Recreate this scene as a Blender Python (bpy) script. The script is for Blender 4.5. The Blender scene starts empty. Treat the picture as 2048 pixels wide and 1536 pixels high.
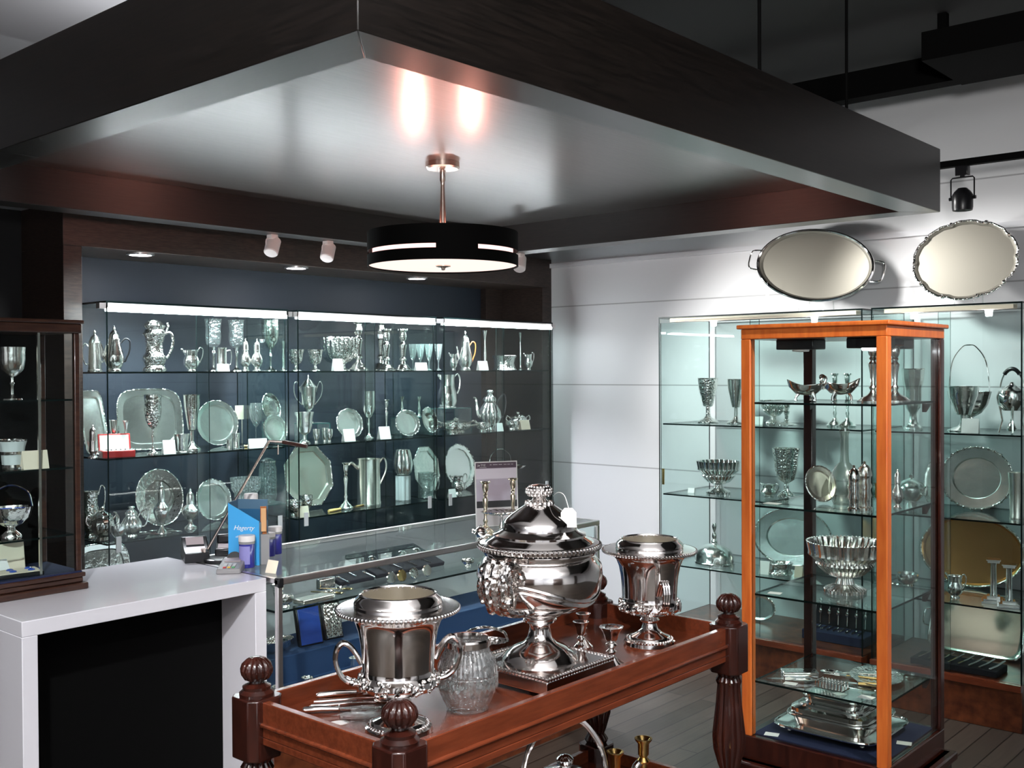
import bpy, math, random
from mathutils import Vector, Matrix
random.seed(7)
SC = bpy.context.scene
COL = SC.collection
PI = math.pi
# ------------------------------------------------------------------ camera
F = 2098.0                                   # focal length in pixels of the 2048 wide frame
AZ, PITCH, ROLL, EYE = math.radians(41.33), math.radians(.705), math.radians(-.294), 1.65
_r = Vector((math.sin(AZ), -math.cos(AZ), 0)); _d = Vector((0, 0, -1)); _f = Vector((math.cos(AZ), math.sin(AZ), 0))
_d2 = _d*math.cos(PITCH) - _f*math.sin(PITCH); _fw = _f*math.cos(PITCH) + _d*math.sin(PITCH)
CR = _r*math.cos(ROLL) - _d2*math.sin(ROLL); CD = _r*math.sin(ROLL) + _d2*math.cos(ROLL); CF = _fw
O = Vector((0, 0, EYE))
cam_data = bpy.data.cameras.new('camera'); cam = bpy.data.objects.new('camera', cam_data); COL.objects.link(cam)
cam_data.sensor_width = 36; cam_data.lens = 36*F/2048; cam_data.clip_start = .05
cam.matrix_world = Matrix(((CR.x, -CD.x, -CF.x, O.x), (CR.y, -CD.y, -CF.y, O.y), (CR.z, -CD.z, -CF.z, O.z), (0, 0, 0, 1)))
SC.camera = cam
def ray(x, y): return CR*((x-1024)/F) + CD*((y-768)/F) + CF
def oz(x, y, z): d = ray(x, y); return O + d*((z-EYE)/d.z)
def oy(x, y, Y): d = ray(x, y); return O + d*(Y/d.y)
def ox(x, y, X): d = ray(x, y); return O + d*(X/d.x)
def depth(p): return (p-O).dot(CF)
# ------------------------------------------------------------------ light and exposure
SC.view_settings.view_transform = 'Standard'; SC.view_settings.look = 'None'
SC.view_settings.exposure = 0.55; SC.view_settings.gamma = 1.0; SC.view_settings.use_curve_mapping = False
SC.cycles.transparent_max_bounces = 40; SC.cycles.max_bounces = 9; SC.cycles.glossy_bounces = 6; SC.cycles.diffuse_bounces = 3
SC.cycles.caustics_reflective = False; SC.cycles.caustics_refractive = False; SC.cycles.use_denoising = True
SC.cycles.sample_clamp_indirect = 6.0
wd = bpy.data.worlds.new('world'); SC.world = wd; wd.use_nodes = True
wd.node_tree.nodes['Background'].inputs[0].default_value = (.5, .55, .6, 1)
wd.node_tree.nodes['Background'].inputs[1].default_value = .02
def spot(loc, tgt, e, ang=60, blend=.6, rad=.035, col=(1, .97, .95)):
    l = bpy.data.lights.new('spot_or_fill', 'SPOT'); o = bpy.data.objects.new('spot_or_fill', l); COL.objects.link(o)  # name shared by the shop's lamps and the added fill lights
    l.energy = e; l.spot_size = math.radians(ang); l.spot_blend = blend; l.shadow_soft_size = rad; l.color = col
    o.location = loc; o.rotation_euler = (Vector(tgt)-Vector(loc)).to_track_quat('-Z', 'Y').to_euler()
    return o
# ceiling spots of the shop floor (track heads above and behind the camera)
spot((.15, .45, 2.95), (1.7, 1.45, 1.0), 250, 46, .5, .03, (1, .95, .96))
spot((1.0, -.35, 2.95), (1.9, 1.4, 1.0), 210, 44, .5, .03, (1, .95, .96))
spot((.2, 1.2, 2.6), (1.85, 3.0, .7), 165, 50, .6, .05, (.95, .97, 1))
spot((2.6, .1, 2.95), (3.5, 1.5, 1.2), 190, 42, .6, .04, (1, .9, .8))
# the white spot under the canopy corner that washes the white wall, and track heads on the wall track
spot((4.47, 3.62, 2.2), (5.5, 2.25, 1.0), 105, 122, 1, .09, (1, .985, .96))
spot((4.47, 3.75, 2.2), (5.6, 3.9, 1.0), 7, 100, .9, .05, (1, .985, .97))
spot((4.72, 2.5, 2.56), (5.7, 1.4, 1.35), 80, 88, 1, .1, (1, .985, .96))
# track heads under the canopy aimed at the niche cabinets
for x in (2.3, 3.2): spot((x, 4.05, 2.22), (x+.35, 4.75, 1.1), 25, 110, .8, .04, (.93, .97, 1))
# unseen lamp added above the canopy to brighten the white ceiling there
spot((1.9, 3.3, 2.53), (1.7, 4.0, 3.2), 5, 170, 1, .1, (.95, .96, 1))
# unseen lights added behind the camera to brighten walls, ceiling and silver
for x, y in ((-1.4, -1.0), (.6, -2.0), (-1.6, 1.6)): 
    spot((x, y, 2.9), (x-.25, y-.2, 0), 200, 150, .9, .18, (1, .97, .94))
spot((-.3, -.35, 2.0), (1.2, .75, 2.95), 280, 88, 1, .15, (1, .98, .96))  # added uplight, gives the tureen lid a lighter ceiling to reflect
for x, y in ((-1.2, .3), (.5, -1.3)): spot((x, y, 1.9), (x-.15, y-.15, 3), 170, 160, 1, .12, (1, .98, .96))  # two more added uplights without fixtures
for x, y in ((-1.9, .4), (-.4, -2.4)):
    spot((x, y, 1.05), (x-.5, y-.5, 2.2), 130, 165, .9, .15, (.95, .98, 1))  # added low fill, no showcases are built around it
# recessed downlights of the niche
for px, py in ((322, 512), (655, 537), (912, 557)):
    p = oz(px, py, 2.2); spot((p.x, p.y, 2.195), (p.x, p.y+.06, 1.4), 120, 118, .7, .04, (.9, .93, 1))
# ------------------------------------------------------------------ materials
def nm(name):
    m = bpy.data.materials.new(name); m.use_nodes = True
    return m, m.node_tree.nodes, m.node_tree.links, m.node_tree.nodes['Principled BSDF']
def mat(name, col, rough=.5, metal=0, bump=None, coat=0, spec=.5, var=None):
    m, n, l, b = nm(name)
    b.inputs['Base Color'].default_value = (*col, 1); b.inputs['Roughness'].default_value = rough
    b.inputs['Metallic'].default_value = metal; b.inputs['Coat Weight'].default_value = coat
    b.inputs['Specular IOR Level'].default_value = spec
    if bump or var:
        tc = n.new('ShaderNodeTexCoord')
    if bump:
        kind, sc, st = bump
        t = n.new('ShaderNodeTexVoronoi' if kind == 'vor' else 'ShaderNodeTexNoise'); t.inputs['Scale'].default_value = sc
        bp = n.new('ShaderNodeBump'); bp.inputs['Strength'].default_value = st; bp.inputs['Distance'].default_value = .004
        l.new(tc.outputs['Object'], t.inputs['Vector']); l.new(t.outputs[0], bp.inputs['Height']); l.new(bp.outputs[0], b.inputs['Normal'])
    if var:
        sc, c2 = var
        t = n.new('ShaderNodeTexNoise'); t.inputs['Scale'].default_value = sc
        r = n.new('ShaderNodeValToRGB'); r.color_ramp.elements[0].color = (*col, 1); r.color_ramp.elements[1].color = (*c2, 1)
        r.color_ramp.elements[0].position = .4; r.color_ramp.elements[1].position = .62
        l.new(tc.outputs['Object'], t.inputs['Vector']); l.new(t.outputs[0], r.inputs[0]); l.new(r.outputs[0], b.inputs['Base Color'])
    return m
def wood(name, c1, c2, scale, rough=.3, coat=.0, bump=.0, spec=.5):
    m, n, l, b = nm(name)
    tc = n.new('ShaderNodeTexCoord'); mp = n.new('ShaderNodeMapping'); mp.inputs['Scale'].default_value = scale
    t = n.new('ShaderNodeTexNoise'); t.inputs['Scale'].default_value = 4; t.inputs['Detail'].default_value = 6
    r = n.new('ShaderNodeValToRGB'); r.color_ramp.elements[0].color = (*c1, 1); r.color_ramp.elements[1].color = (*c2, 1)
    r.color_ramp.elements[0].position = .35; r.color_ramp.elements[1].position = .68
    l.new(tc.outputs['Object'], mp.inputs[0]); l.new(mp.outputs[0], t.inputs['Vector']); l.new(t.outputs[0], r.inputs[0])
    l.new(r.outputs[0], b.inputs['Base Color']); b.inputs['Roughness'].default_value = rough; b.inputs['Coat Weight'].default_value = coat
    b.inputs['Coat Roughness'].default_value = .08; b.inputs['Specular IOR Level'].default_value = spec
    if bump:
        bp = n.new('ShaderNodeBump'); bp.inputs['Strength'].default_value = bump; bp.inputs['Distance'].default_value = .002
        l.new(t.outputs[0], bp.inputs['Height']); l.new(bp.outputs[0], b.inputs['Normal'])
    return m
def emit(name, col, s):
    m = bpy.data.materials.new(name); m.use_nodes = True; n = m.node_tree.nodes; n.clear()
    e = n.new('ShaderNodeEmission'); e.inputs[0].default_value = (*col, 1); e.inputs[1].default_value = s
    o = n.new('ShaderNodeOutputMaterial'); m.node_tree.links.new(e.outputs[0], o.inputs[0]); return m
def glass(name, tint, f0=.035, k=.8, rough=.0, bump=None):
    m = bpy.data.materials.new(name); m.use_nodes = True; n = m.node_tree.nodes; l = m.node_tree.links; n.clear()
    lw = n.new('ShaderNodeLayerWeight'); lw.inputs[0].default_value = .5
    pw = n.new('ShaderNodeMath'); pw.operation = 'POWER'; pw.inputs[1].default_value = 4.0
    ma = n.new('ShaderNodeMath'); ma.operation = 'MULTIPLY_ADD'; ma.inputs[1].default_value = k; ma.inputs[2].default_value = f0
    tr = n.new('ShaderNodeBsdfTransparent'); tr.inputs[0].default_value = (*tint, 1)
    gl = n.new('ShaderNodeBsdfGlossy'); gl.inputs['Roughness'].default_value = rough
    mx = n.new('ShaderNodeMixShader'); o = n.new('ShaderNodeOutputMaterial')
    l.new(lw.outputs['Facing'], pw.inputs[0]); l.new(pw.outputs[0], ma.inputs[0]); l.new(ma.outputs[0], mx.inputs[0])
    l.new(tr.outputs[0], mx.inputs[1]); l.new(gl.outputs[0], mx.inputs[2]); l.new(mx.outputs[0], o.inputs[0])
    if bump:
        tc = n.new('ShaderNodeTexCoord'); t = n.new('ShaderNodeTexVoronoi'); t.inputs['Scale'].default_value = bump[0]
        bp = n.new('ShaderNodeBump'); bp.inputs['Strength'].default_value = bump[1]; bp.inputs['Distance'].default_value = .004
        l.new(tc.outputs['Object'], t.inputs['Vector']); l.new(t.outputs[0], bp.inputs['Height'])
        l.new(bp.outputs[0], gl.inputs['Normal']); l.new(bp.outputs[0], lw.inputs['Normal'])
    return m
SIL = mat('polished_silver', (.97, .94, .92), .1, 1)
SIL2 = mat('chased_silver', (.92, .9, .87), .14, 1, bump=('vor', 90, .7))
CSIL = mat('shop_silver', (.95, .94, .91), .19, 1, bump=('noi', 38, .35))
PSIL = mat('plate_silver', (.9, .92, .89), .25, 1, bump=('noi', 16, .3))
TRAYS = mat('matt_tray_silver', (.2, .19, .16), .5, .55)
SIL3 = mat('satin_silver', (.86, .83, .76), .26, 1)
ENG = mat('engraved_silver', (.9, .88, .85), .12, 1, bump=('noi', 55, .35))
GILT = mat('gilt_silver', (.95, .68, .3), .15, 1)
BRASS = mat('brass', (.8, .55, .2), .2, 1)
BROWNREFL = mat('brown_reflection_tray', (.85, .45, .18), .22, 1)  # silver tray: the brown it reflects is put into the metal colour
ALU = mat('brushed_aluminium', (.75, .73, .73), .32, 1)
NICKEL = mat('brushed_nickel', (.8, .68, .6), .25, 1)
GLS = glass('clear_pane', (.94, .984, .974), .022, .7)
GLW = glass('green_tint_pane', (.91, .968, .96), .028, .75)
GLE = mat('pane_edge', (.0015, .006, .006), .3, spec=.2)
GLT = mat('pane_edge_light', (.02, .09, .085), .15)
def crystal(name, tint, f0, k, rough, bump, white):
    """cut crystal: clear glass with a little milkiness of its many facets"""
    m = glass(name, tint, f0, k, rough, bump); n = m.node_tree.nodes; l = m.node_tree.links
    o = [q for q in n if q.type == 'OUTPUT_MATERIAL'][0]; src = o.inputs[0].links[0].from_socket
    d = n.new('ShaderNodeBsdfTranslucent'); d.inputs[0].default_value = (.85, .9, .9, 1); d2 = n.new('ShaderNodeBsdfDiffuse'); d2.inputs[0].default_value = (.85, .9, .9, 1)
    a = n.new('ShaderNodeMixShader'); l.new(d.outputs[0], a.inputs[1]); l.new(d2.outputs[0], a.inputs[2])
    b = n.new('ShaderNodeMixShader'); b.inputs[0].default_value = white; l.new(src, b.inputs[1]); l.new(a.outputs[0], b.inputs[2]); l.new(b.outputs[0], o.inputs[0])
    return m
CRY = crystal('cut_crystal', (.95, .97, .97), .26, .74, .02, (60, 1.0), .1)
CRC = crystal('clear_crystal', (.95, .97, .96), .13, .87, .0, None, .1)
FRO = mat('frosted_glass', (.62, .66, .66), .5)
WHT = mat('white_paint', (.72, .73, .76), .6)
LAM = mat('white_laminate', (.82, .8, .84), .16, coat=.3)
CARD = mat('white_card', (.9, .9, .88), .7)
CREAM = mat('cream_card', (.78, .68, .54), .7)
BLK = mat('black_plastic', (.012, .012, .014), .3)
BLKM = mat('matt_black', (.003, .003, .003), .75, spec=.06)
VELB = mat('blue_velvet', (.014, .045, .125), .85, bump=('noi', 300, .3))
VELN = mat('navy_velvet', (.006, .012, .05), .9)
VELK = mat('black_velvet', (.004, .004, .01), .9)
BLUEG = mat('blue_enamel', (.03, .08, .4), .15, coat=.6)
RED = mat('red_leather', (.55, .03, .03), .4)
DRED = mat('dark_red_leather', (.16, .01, .02), .3)
IVO = mat('ivory', (.75, .5, .18), .35)
TEAK = mat('orange_wood', (.45, .14, .03), .35)
CYAN = mat('sky_blue_card', (.06, .42, .85), .45)
PLW = mat('white_plastic', (.85, .8, .78), .35)
PLG = mat('grey_plastic', (.3, .29, .29), .4)
PLP = mat('screen_grey', (.5, .42, .43), .3)
JARB = mat('blue_jar', (.03, .03, .3), .25, coat=.4)
JARL = mat('lilac_label', (.3, .28, .62), .5)
BRI = mat('tan_bristle', (.75, .42, .2), .8)
LAMW = wood('black_walnut_laminate', (.005, .004, .0035), (.013, .0095, .008), (2, 40, 40), .34, coat=.35, spec=.5)
LAMW.node_tree.nodes['Principled BSDF'].inputs['Coat Roughness'].default_value = .3
LAMWY = wood('black_walnut_laminate_crosswise', (.005, .004, .0035), (.013, .0095, .008), (40, 2, 40), .34, coat=.35, spec=.5)
LAMWY.node_tree.nodes['Principled BSDF'].inputs['Coat Roughness'].default_value = .3
LAMP_P = wood('walnut_ceiling_panel', (.05, .042, .038), (.075, .064, .058), (2, 36, 36), .3, coat=.3, bump=.03, spec=.7)
LAMP_P.node_tree.nodes['Principled BSDF'].inputs['Coat Roughness'].default_value = .22
DWOOD = wood('dark_niche_wood', (.018, .011, .009), (.045, .028, .022), (6, 6, 50), .4)
MAH = wood('mahogany', (.12, .027, .011), (.18, .041, .016), (3, 22, 22), .22, coat=.5)
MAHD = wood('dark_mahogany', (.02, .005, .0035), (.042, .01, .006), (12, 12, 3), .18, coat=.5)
MAHC = wood('lit_orange_mahogany', (.55, .12, .022), (.68, .18, .035), (14, 14, 2), .32, coat=.3)  # wood colour raised to look lit
BURL = wood('burr_walnut', (.06, .014, .006), (.16, .045, .016), (5, 5, 5), .3, coat=.3)
CASEW = wood('dark_case_wood', (.03, .012, .008), (.06, .026, .016), (4, 30, 30), .3, coat=.2)
def planks():
    m, n, l, b = nm('floor_planks')
    tc = n.new('ShaderNodeTexCoord'); bk_ = n.new('ShaderNodeTexBrick')
    bk_.inputs['Scale'].default_value = 1; bk_.inputs['Brick Width'].default_value = 1.3; bk_.inputs['Row Height'].default_value = .095; bk_.inputs['Mortar Size'].default_value = .003
    bk_.inputs['Color1'].default_value = (.05, .04, .032, 1); bk_.inputs['Color2'].default_value = (.085, .068, .055, 1); bk_.inputs['Mortar'].default_value = (.012, .009, .008, 1)
    nz = n.new('ShaderNodeTexNoise'); nz.inputs['Scale'].default_value = 5; mp = n.new('ShaderNodeMapping'); mp.inputs['Scale'].default_value = (1, 14, 1)
    mx = n.new('ShaderNodeMixRGB'); mx.blend_type = 'MULTIPLY'; mx.inputs[0].default_value = .5
    l.new(tc.outputs['Object'], bk_.inputs['Vector']); l.new(tc.outputs['Object'], mp.inputs[0]); l.new(mp.outputs[0], nz.inputs['Vector'])
    l.new(bk_.outputs['Color'], mx.inputs[1]); l.new(nz.outputs[0], mx.inputs[2]); l.new(mx.outputs[0], b.inputs['Base Color']); b.inputs['Roughness'].default_value = .45
    return m
FLO = planks()
STRIP = emit('strip_light', (.9, .96, 1.0), 46)
COUNTERFILL = emit('counter_fill_glow', (1, .97, .95), 24)  # glow of the added counter fill
DOWN = emit('downlight_glow', (.95, .95, 1), 30)
DRUMG = emit('drum_diffuser_glow', (1, .74, .66), .95)
SLOTG = emit('slot_glow', (1, .55, .5), 1.5)
BULB = emit('bulb_glow', (1, .38, .29), 150)
# ------------------------------------------------------------------ mesh helpers
class MB:
    def __init__(s): s.v = []; s.f = []; s.m = []
    def add(s, v, f, mi=0, M=None):
        k = len(s.v); s.v += [tuple(M @ Vector(p)) if M else tuple(p) for p in v]
        s.f += [tuple(i+k for i in q) for q in f]; s.m += [mi]*len(f); return s
    def box(s, x0, x1, y0, y1, z0, z1, mi=0, M=None):
        v = [(x, y, z) for z in (z0, z1) for y in (y0, y1) for x in (x0, x1)]
        return s.add(v, [(0, 2, 3, 1), (4, 5, 7, 6), (0, 1, 5, 4), (2, 6, 7, 3), (0, 4, 6, 2), (1, 3, 7, 5)], mi, M)
    def pane(s, x0, x1, y0, y1, z0, z1):
        """glass sheet: the two large faces are slot 0, the four edges slot 1"""
        k = len(s.f); s.box(x0, x1, y0, y1, z0, z1)
        d = [z1-z0, y1-y0, x1-x0]; t = d.index(min(d))
        for i in range(6): s.m[k+i] = 0 if i//2 == t else 1
        return s
    def lathe(s, prof, n=24, fl=0, amp=0, sx=1, sy=1, cx=0, cy=0, a0=0, mi=0, M=None, rot=0):
        v = []; f = []
        for i, (r, z) in enumerate(prof):
            for j in range(n):
                a = 2*PI*j/n; q = r*(1+(amp*abs(math.sin(fl*a/2))-amp*.5 if fl else 0)); a += rot
                v.append((cx+q*math.cos(a)*sx, cy+q*math.sin(a)*sy, z))
        for i in range(len(prof)-1):
            for j in range(n):
                f.append((i*n+j, i*n+(j+1) % n, (i+1)*n+(j+1) % n, (i+1)*n+j))
        return s.add(v, f, mi, M)
    def tube(s, pts, r, n=8, closed=False, flat=1, mi=0, M=None):
        P = [Vector(p) for p in pts]; k = len(P); R = r if isinstance(r, (list, tuple)) else [r]*k
        v = []; f = []; up = None
        for i, p in enumerate(P):
            t = (P[(i+1) % k]-P[i-1] if closed else P[min(i+1, k-1)]-P[max(i-1, 0)]).normalized()
            if up is None: up = Vector((0, 0, 1)) if abs(t.z) < .9 else Vector((1, 0, 0))
            b = t.cross(up)
            if b.length < 1e-4: b = t.cross(Vector((.3, .7, .2)))
            b.normalize(); up = b.cross(t).normalized()
            for j in range(n):
                a = 2*PI*j/n; v.append(p + b*(math.cos(a)*R[i]*flat) + up*(math.sin(a)*R[i]))
        for i in range(k if closed else k-1):
            i2 = (i+1) % k
            for j in range(n): f.append((i*n+j, i*n+(j+1) % n, i2*n+(j+1) % n, i2*n+j))
        if not closed: f += [tuple(range(n))[::-1], tuple(range((k-1)*n, k*n))]
        return s.add(v, f, mi, M)
    def ball(s, c, r, n=8, h=5, sz=1, mi=0, M=None):
        pr = [(r*math.sin(PI*i/h), c[2]-r*sz*math.cos(PI*i/h)) for i in range(h+1)]
        return s.lathe(pr, n, cx=c[0], cy=c[1], mi=mi, M=M)
    def beads(s, R, z, br, n, sx=1, sy=1, cx=0, cy=0, sz=1):
        for i in range(n):
            a = 2*PI*i/n; s.ball((cx+R*sx*math.cos(a), cy+R*sy*math.sin(a), z), br, 6, 4, sz)
        return s
    def prism(s, poly, z0, z1, mi=0, M=None):
        n = len(poly); v = [(x, y, z0) for x, y in poly]+[(x, y, z1) for x, y in poly]
        return s.add(v, [tuple(range(n))[::-1], tuple(range(n, 2*n))]+[(i, (i+1) % n, n+(i+1) % n, n+i) for i in range(n)], mi, M)
    def obj(s, name, mats, parent=None, loc=(0, 0, 0), rot=(0, 0, 0), bev=0, ang=38):
        me = bpy.data.meshes.new(name); me.from_pydata(s.v, [], s.f); me.validate()
        for m in (mats if isinstance(mats, (list, tuple)) else [mats]): me.materials.append(m)
        if len(me.polygons) == len(s.m): me.polygons.foreach_set('material_index', s.m)
        me.polygons.foreach_set('use_smooth', [True]*len(me.polygons)); me.set_sharp_from_angle(angle=math.radians(ang))
        o = bpy.data.objects.new(name, me); COL.objects.link(o)
        o.location = loc; o.rotation_euler = rot
        if parent: o.parent = parent
        if bev:
            b = o.modifiers.new('bevel', 'BEVEL'); b.width = bev; b.segments = 2; b.limit_method = 'ANGLE'
        return o
def tag(o, label, cat, group=None):
    o['label'] = label; o['category'] = cat
    if group: o['group'] = group
    return o
def thing(name, label, cat, loc=(0, 0, 0), rz=0, group=None):
    o = bpy.data.objects.new(name, None); COL.objects.link(o); o.empty_display_size = .05
    o.location = loc; o.rotation_euler = (0, 0, rz); return tag(o, label, cat, group)
def struct(o): o['kind'] = 'structure'; return o
def arc(cx, cz, rx, rz, a0, a1, n=12, y=0):
    return [(cx+rx*math.cos(math.radians(a0+(a1-a0)*i/n)), y, cz+rz*math.sin(math.radians(a0+(a1-a0)*i/n))) for i in range(n+1)]
def smooth(pts, n=4):
    """Catmull-Rom through 3D points"""
    P = [Vector(p) for p in pts]; out = []
    for i in range(len(P)-1):
        a, b, c, d = P[max(i-1, 0)], P[i], P[i+1], P[min(i+2, len(P)-1)]
        for k in range(n):
            t = k/n; out.append(.5*((2*b)+(c-a)*t+(2*a-5*b+4*c-d)*t*t+(3*b-a-3*c+d)*t**3))
    return out+[P[-1]]
def text_mesh(body, size, name, material, parent, M, shear=0, align='CENTER', ext=.0004):
    cu = bpy.data.curves.new(name, 'FONT'); cu.body = body; cu.size = size; cu.shear = shear; cu.align_x = align; cu.extrude = ext
    t = bpy.data.objects.new(name, cu); COL.objects.link(t)
    me = bpy.data.meshes.new_from_object(t.evaluated_get(bpy.context.evaluated_depsgraph_get()))
    bpy.data.objects.remove(t); bpy.data.curves.remove(cu)
    me.materials.clear(); me.materials.append(material); me.transform(M)
    o = bpy.data.objects.new(name, me); COL.objects.link(o); o.parent = parent; return o
FRONT = Matrix(((1, 0, 0, 0), (0, 0, -1, 0), (0, 1, 0, 0), (0, 0, 0, 1)))   # xy text -> stands up facing -Y
# ================================================================== the room
WX = 5.65                                    # white wall
def wall_mat():
    m, n, l, b = nm('white_wall_boards')
    tc = n.new('ShaderNodeTexCoord'); sp = n.new('ShaderNodeSeparateXYZ'); l.new(tc.outputs['Object'], sp.inputs[0])
    def op(o, a, v): q = n.new('ShaderNodeMath'); q.operation = o; l.new(a, q.inputs[0]); q.inputs[1].default_value = v; return q.outputs[0]
    a = op('ADD', sp.outputs['Z'], -1.017+.535*4); a = op('MODULO', a, .535); a = op('SUBTRACT', a, .008)
    h = op('GREATER_THAN', a, 0)
    mx = n.new('ShaderNodeMixRGB'); l.new(h, mx.inputs[0]); mx.inputs[1].default_value = (.42, .42, .43, 1); mx.inputs[2].default_value = (.74, .745, .76, 1)
    l.new(mx.outputs[0], b.inputs['Base Color']); b.inputs['Roughness'].default_value = .5
    return m
WALLM = wall_mat()
struct(MB().box(-3, WX+.1, -3.5, 7, -.1, 0).obj('floor', FLO))
struct(MB().box(WX, WX+.1, -3.5, 7, 0, 3.5).obj('wall_right', WALLM))
struct(MB().box(-3.1, WX+.1, 7, 7.1, 0, 3.5).obj('wall_back', WHT))
struct(MB().box(-3.1, -3, -3.5, 7, 0, 3.5).obj('wall_left', WHT))
struct(MB().box(-3, WX+.1, -3.6, -3.5, 0, 3.5).obj('wall_front', WHT))
struct(MB().box(2.2, WX+.1, -3.5, 7.1, 3.3, 3.4).obj('ceiling', mat('black_ceiling', (.03, .03, .03), .7)))
struct(MB().box(-3, 2.2, -3.5, 7.1, 2.95, 3.05).obj('ceiling', mat('white_ceiling', (.68, .68, .7), .7)))
struct(MB().box(-3, 2.2, 5.25, 5.4, 2.68, 2.95).obj('trim_1', WHT))
struct(MB().box(-3, -2.7, -1.2, .9, 0, 2.25).obj('trim_7', DWOOD)); struct(MB().box(-3, -2.8, 3.2, 4.0, 0, 2.25).obj('trim_7', DWOOD))
struct(MB().box(-.6, .9, -3.5, -3.2, 0, 2.25).obj('trim_8', DWOOD)); struct(MB().box(2.9, 3.4, -3.5, -3.3, 0, 2.5).obj('trim_8', DWOOD))
# moulding of the white wall under the track
struct(MB().box(WX-.02, WX, -3.5, 4.6, 2.36, 2.39).obj('trim_2', WHT))
# ------------------------------------------------------------------ niche
PY, BY = 4.6, 5.0
MB2 = MB().box(2.2, WX, PY, BY+.02, 2.225, 2.42)
struct(MB2.obj('trim_3', DWOOD, bev=.002))
struct(MB().box(2.2, 2.287, PY, BY+.02, 0, 2.225).obj('trim_4', DWOOD, bev=.002))
struct(MB().box(5.55, WX, PY, BY+.02, 0, 2.225).obj('trim_5', DWOOD, bev=.002))
struct(MB().box(2.2, WX, BY+.02, BY+.1, 0, 2.42).obj('wall_niche', mat('slate_blue_paint', (.0075, .0118, .021), .55)))
struct(MB().box(5.38, 5.55, BY-.03, BY+.019, 0, 2.225).obj('trim_6', DWOOD))
struct(MB().box(-3, 2.2, BY+.02, BY+.1, 0, 2.42).obj('wall_side', mat('black_side_wall', (.01, .01, .011), .7)))
for i, (px, py) in enumerate(((322, 512), (655, 537), (912, 557))):
    p = oz(px, py, 2.2); p.y = max(p.y, PY+.09)
    t = thing('recessed_downlight', ('round downlight in the niche soffit, nearest the left jamb', 'round downlight in the niche soffit, the middle one', 'round downlight in the niche soffit behind the drum pendant')[i], 'downlight', (p.x, p.y, 2.225), 0, 'downlights over the glass cabinets')
    MB().lathe([(.05, .012), (.066, .012), (.066, -.006), (.052, -.008)], 28).obj('trim_ring', ALU, t)
    MB().lathe([(0, -.004), (.05, -.004), (.05, -.002)], 24).obj('lens', DOWN, t)
# ------------------------------------------------------------------ hung canopy of dark laminate
CX0, CX1, CY0, CY1, CZ = 1.334, 4.515, 1.565, 4.235, 2.31
BW, PZ, TZ = .128, 2.46, 2.575
t = thing('ceiling_canopy', 'large dark walnut laminate canopy hung over the counters', 'canopy', (2.9, 2.9, CZ))
def cpart(name, m, *b):
    x0, x1, y0, y1, z0, z1 = b
    return MB().box(x0-2.9, x1-2.9, y0-2.9, y1-2.9, z0-CZ, z1-CZ).obj(name, m, t, bev=.003)
def beam(m, poly, z0, z1): MB().prism([(x-2.9, y-2.9) for x, y in poly], z0-CZ, z1-CZ).obj('beam', m, t, bev=.002)
beam(LAMW, [(CX0, CY0), (CX1, CY0), (CX1-BW, CY0+BW), (CX0+BW, CY0+BW)], CZ, TZ)
beam(LAMW, [(CX0, CY1), (CX0+BW, CY1-BW), (CX1-BW, CY1-BW), (CX1, CY1)], CZ, TZ)
beam(LAMWY, [(CX0, CY0), (CX0+BW, CY0+BW), (CX0+BW, 3.205), (CX0, 3.205)], CZ, TZ)
beam(LAMWY, [(CX0, 3.205), (CX0+BW, 3.205), (CX0+BW, CY1-BW), (CX0, CY1)], CZ, 2.478)
beam(LAMWY, [(CX1, CY0), (CX1, CY1), (CX1-BW, CY1-BW), (CX1-BW, CY0+BW)], CZ, TZ)
cpart('panel', LAMP_P, CX0+BW, CX1-BW, CY0+BW, CY1-BW, PZ, PZ+.02)
for i, (px, py) in enumerate(((1519, 130), (1693, 205))):
    p = oy(px, py, CY0+.06)
    tag(MB().lathe([(.006, 0), (.006, 3.299-TZ)], 8).obj('hanging_rod', BLKM, None, (min(p.x, 4.44), CY0+.06, TZ)),
        ('thin black rod from the dark ceiling to the middle of the canopy edge', 'thin black rod from the dark ceiling near the right canopy corner')[i], 'rod')
# track heads under the canopy
for i, (px, py, h) in enumerate(((545, 487, 1), (656, 497, 1), (1040, 527, 0))):
    Y = CY1-.05; p = oy(px, py, Y) if i < 2 else ox(px, py, CX1-.06)
    t = thing('track_spotlight', ('small white track spotlight under the canopy, left of the pair', 'small white track spotlight under the canopy, right of the pair', 'white track spotlight hanging just right of the drum pendant')[i], 'spotlight', (p.x, p.y, CZ), 0, 'white spotlights under the canopy')
    MB().box(-.02, .02, -.02, .02, -.022, 0).obj('mount', PLW, t, bev=.003)
    M = Matrix.Translation((0, 0, -.055)) @ Matrix.Rotation(.5, 4, 'Y') @ Matrix.Rotation(-.3, 4, 'X')
    MB().lathe([(.0, -.045), (.03, -.045), (.034, -.04), (.034, .035), (.028, .042), (0, .042)], 20, M=M).obj('lamp_head', PLW, t)
    MB().tube(smooth([(-.036, 0, -.06), (-.034, 0, -.025), (0, 0, -.014), (.034, 0, -.025), (.036, 0, -.06)]), .003, 6).obj('bracket', PLW, t)
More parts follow.
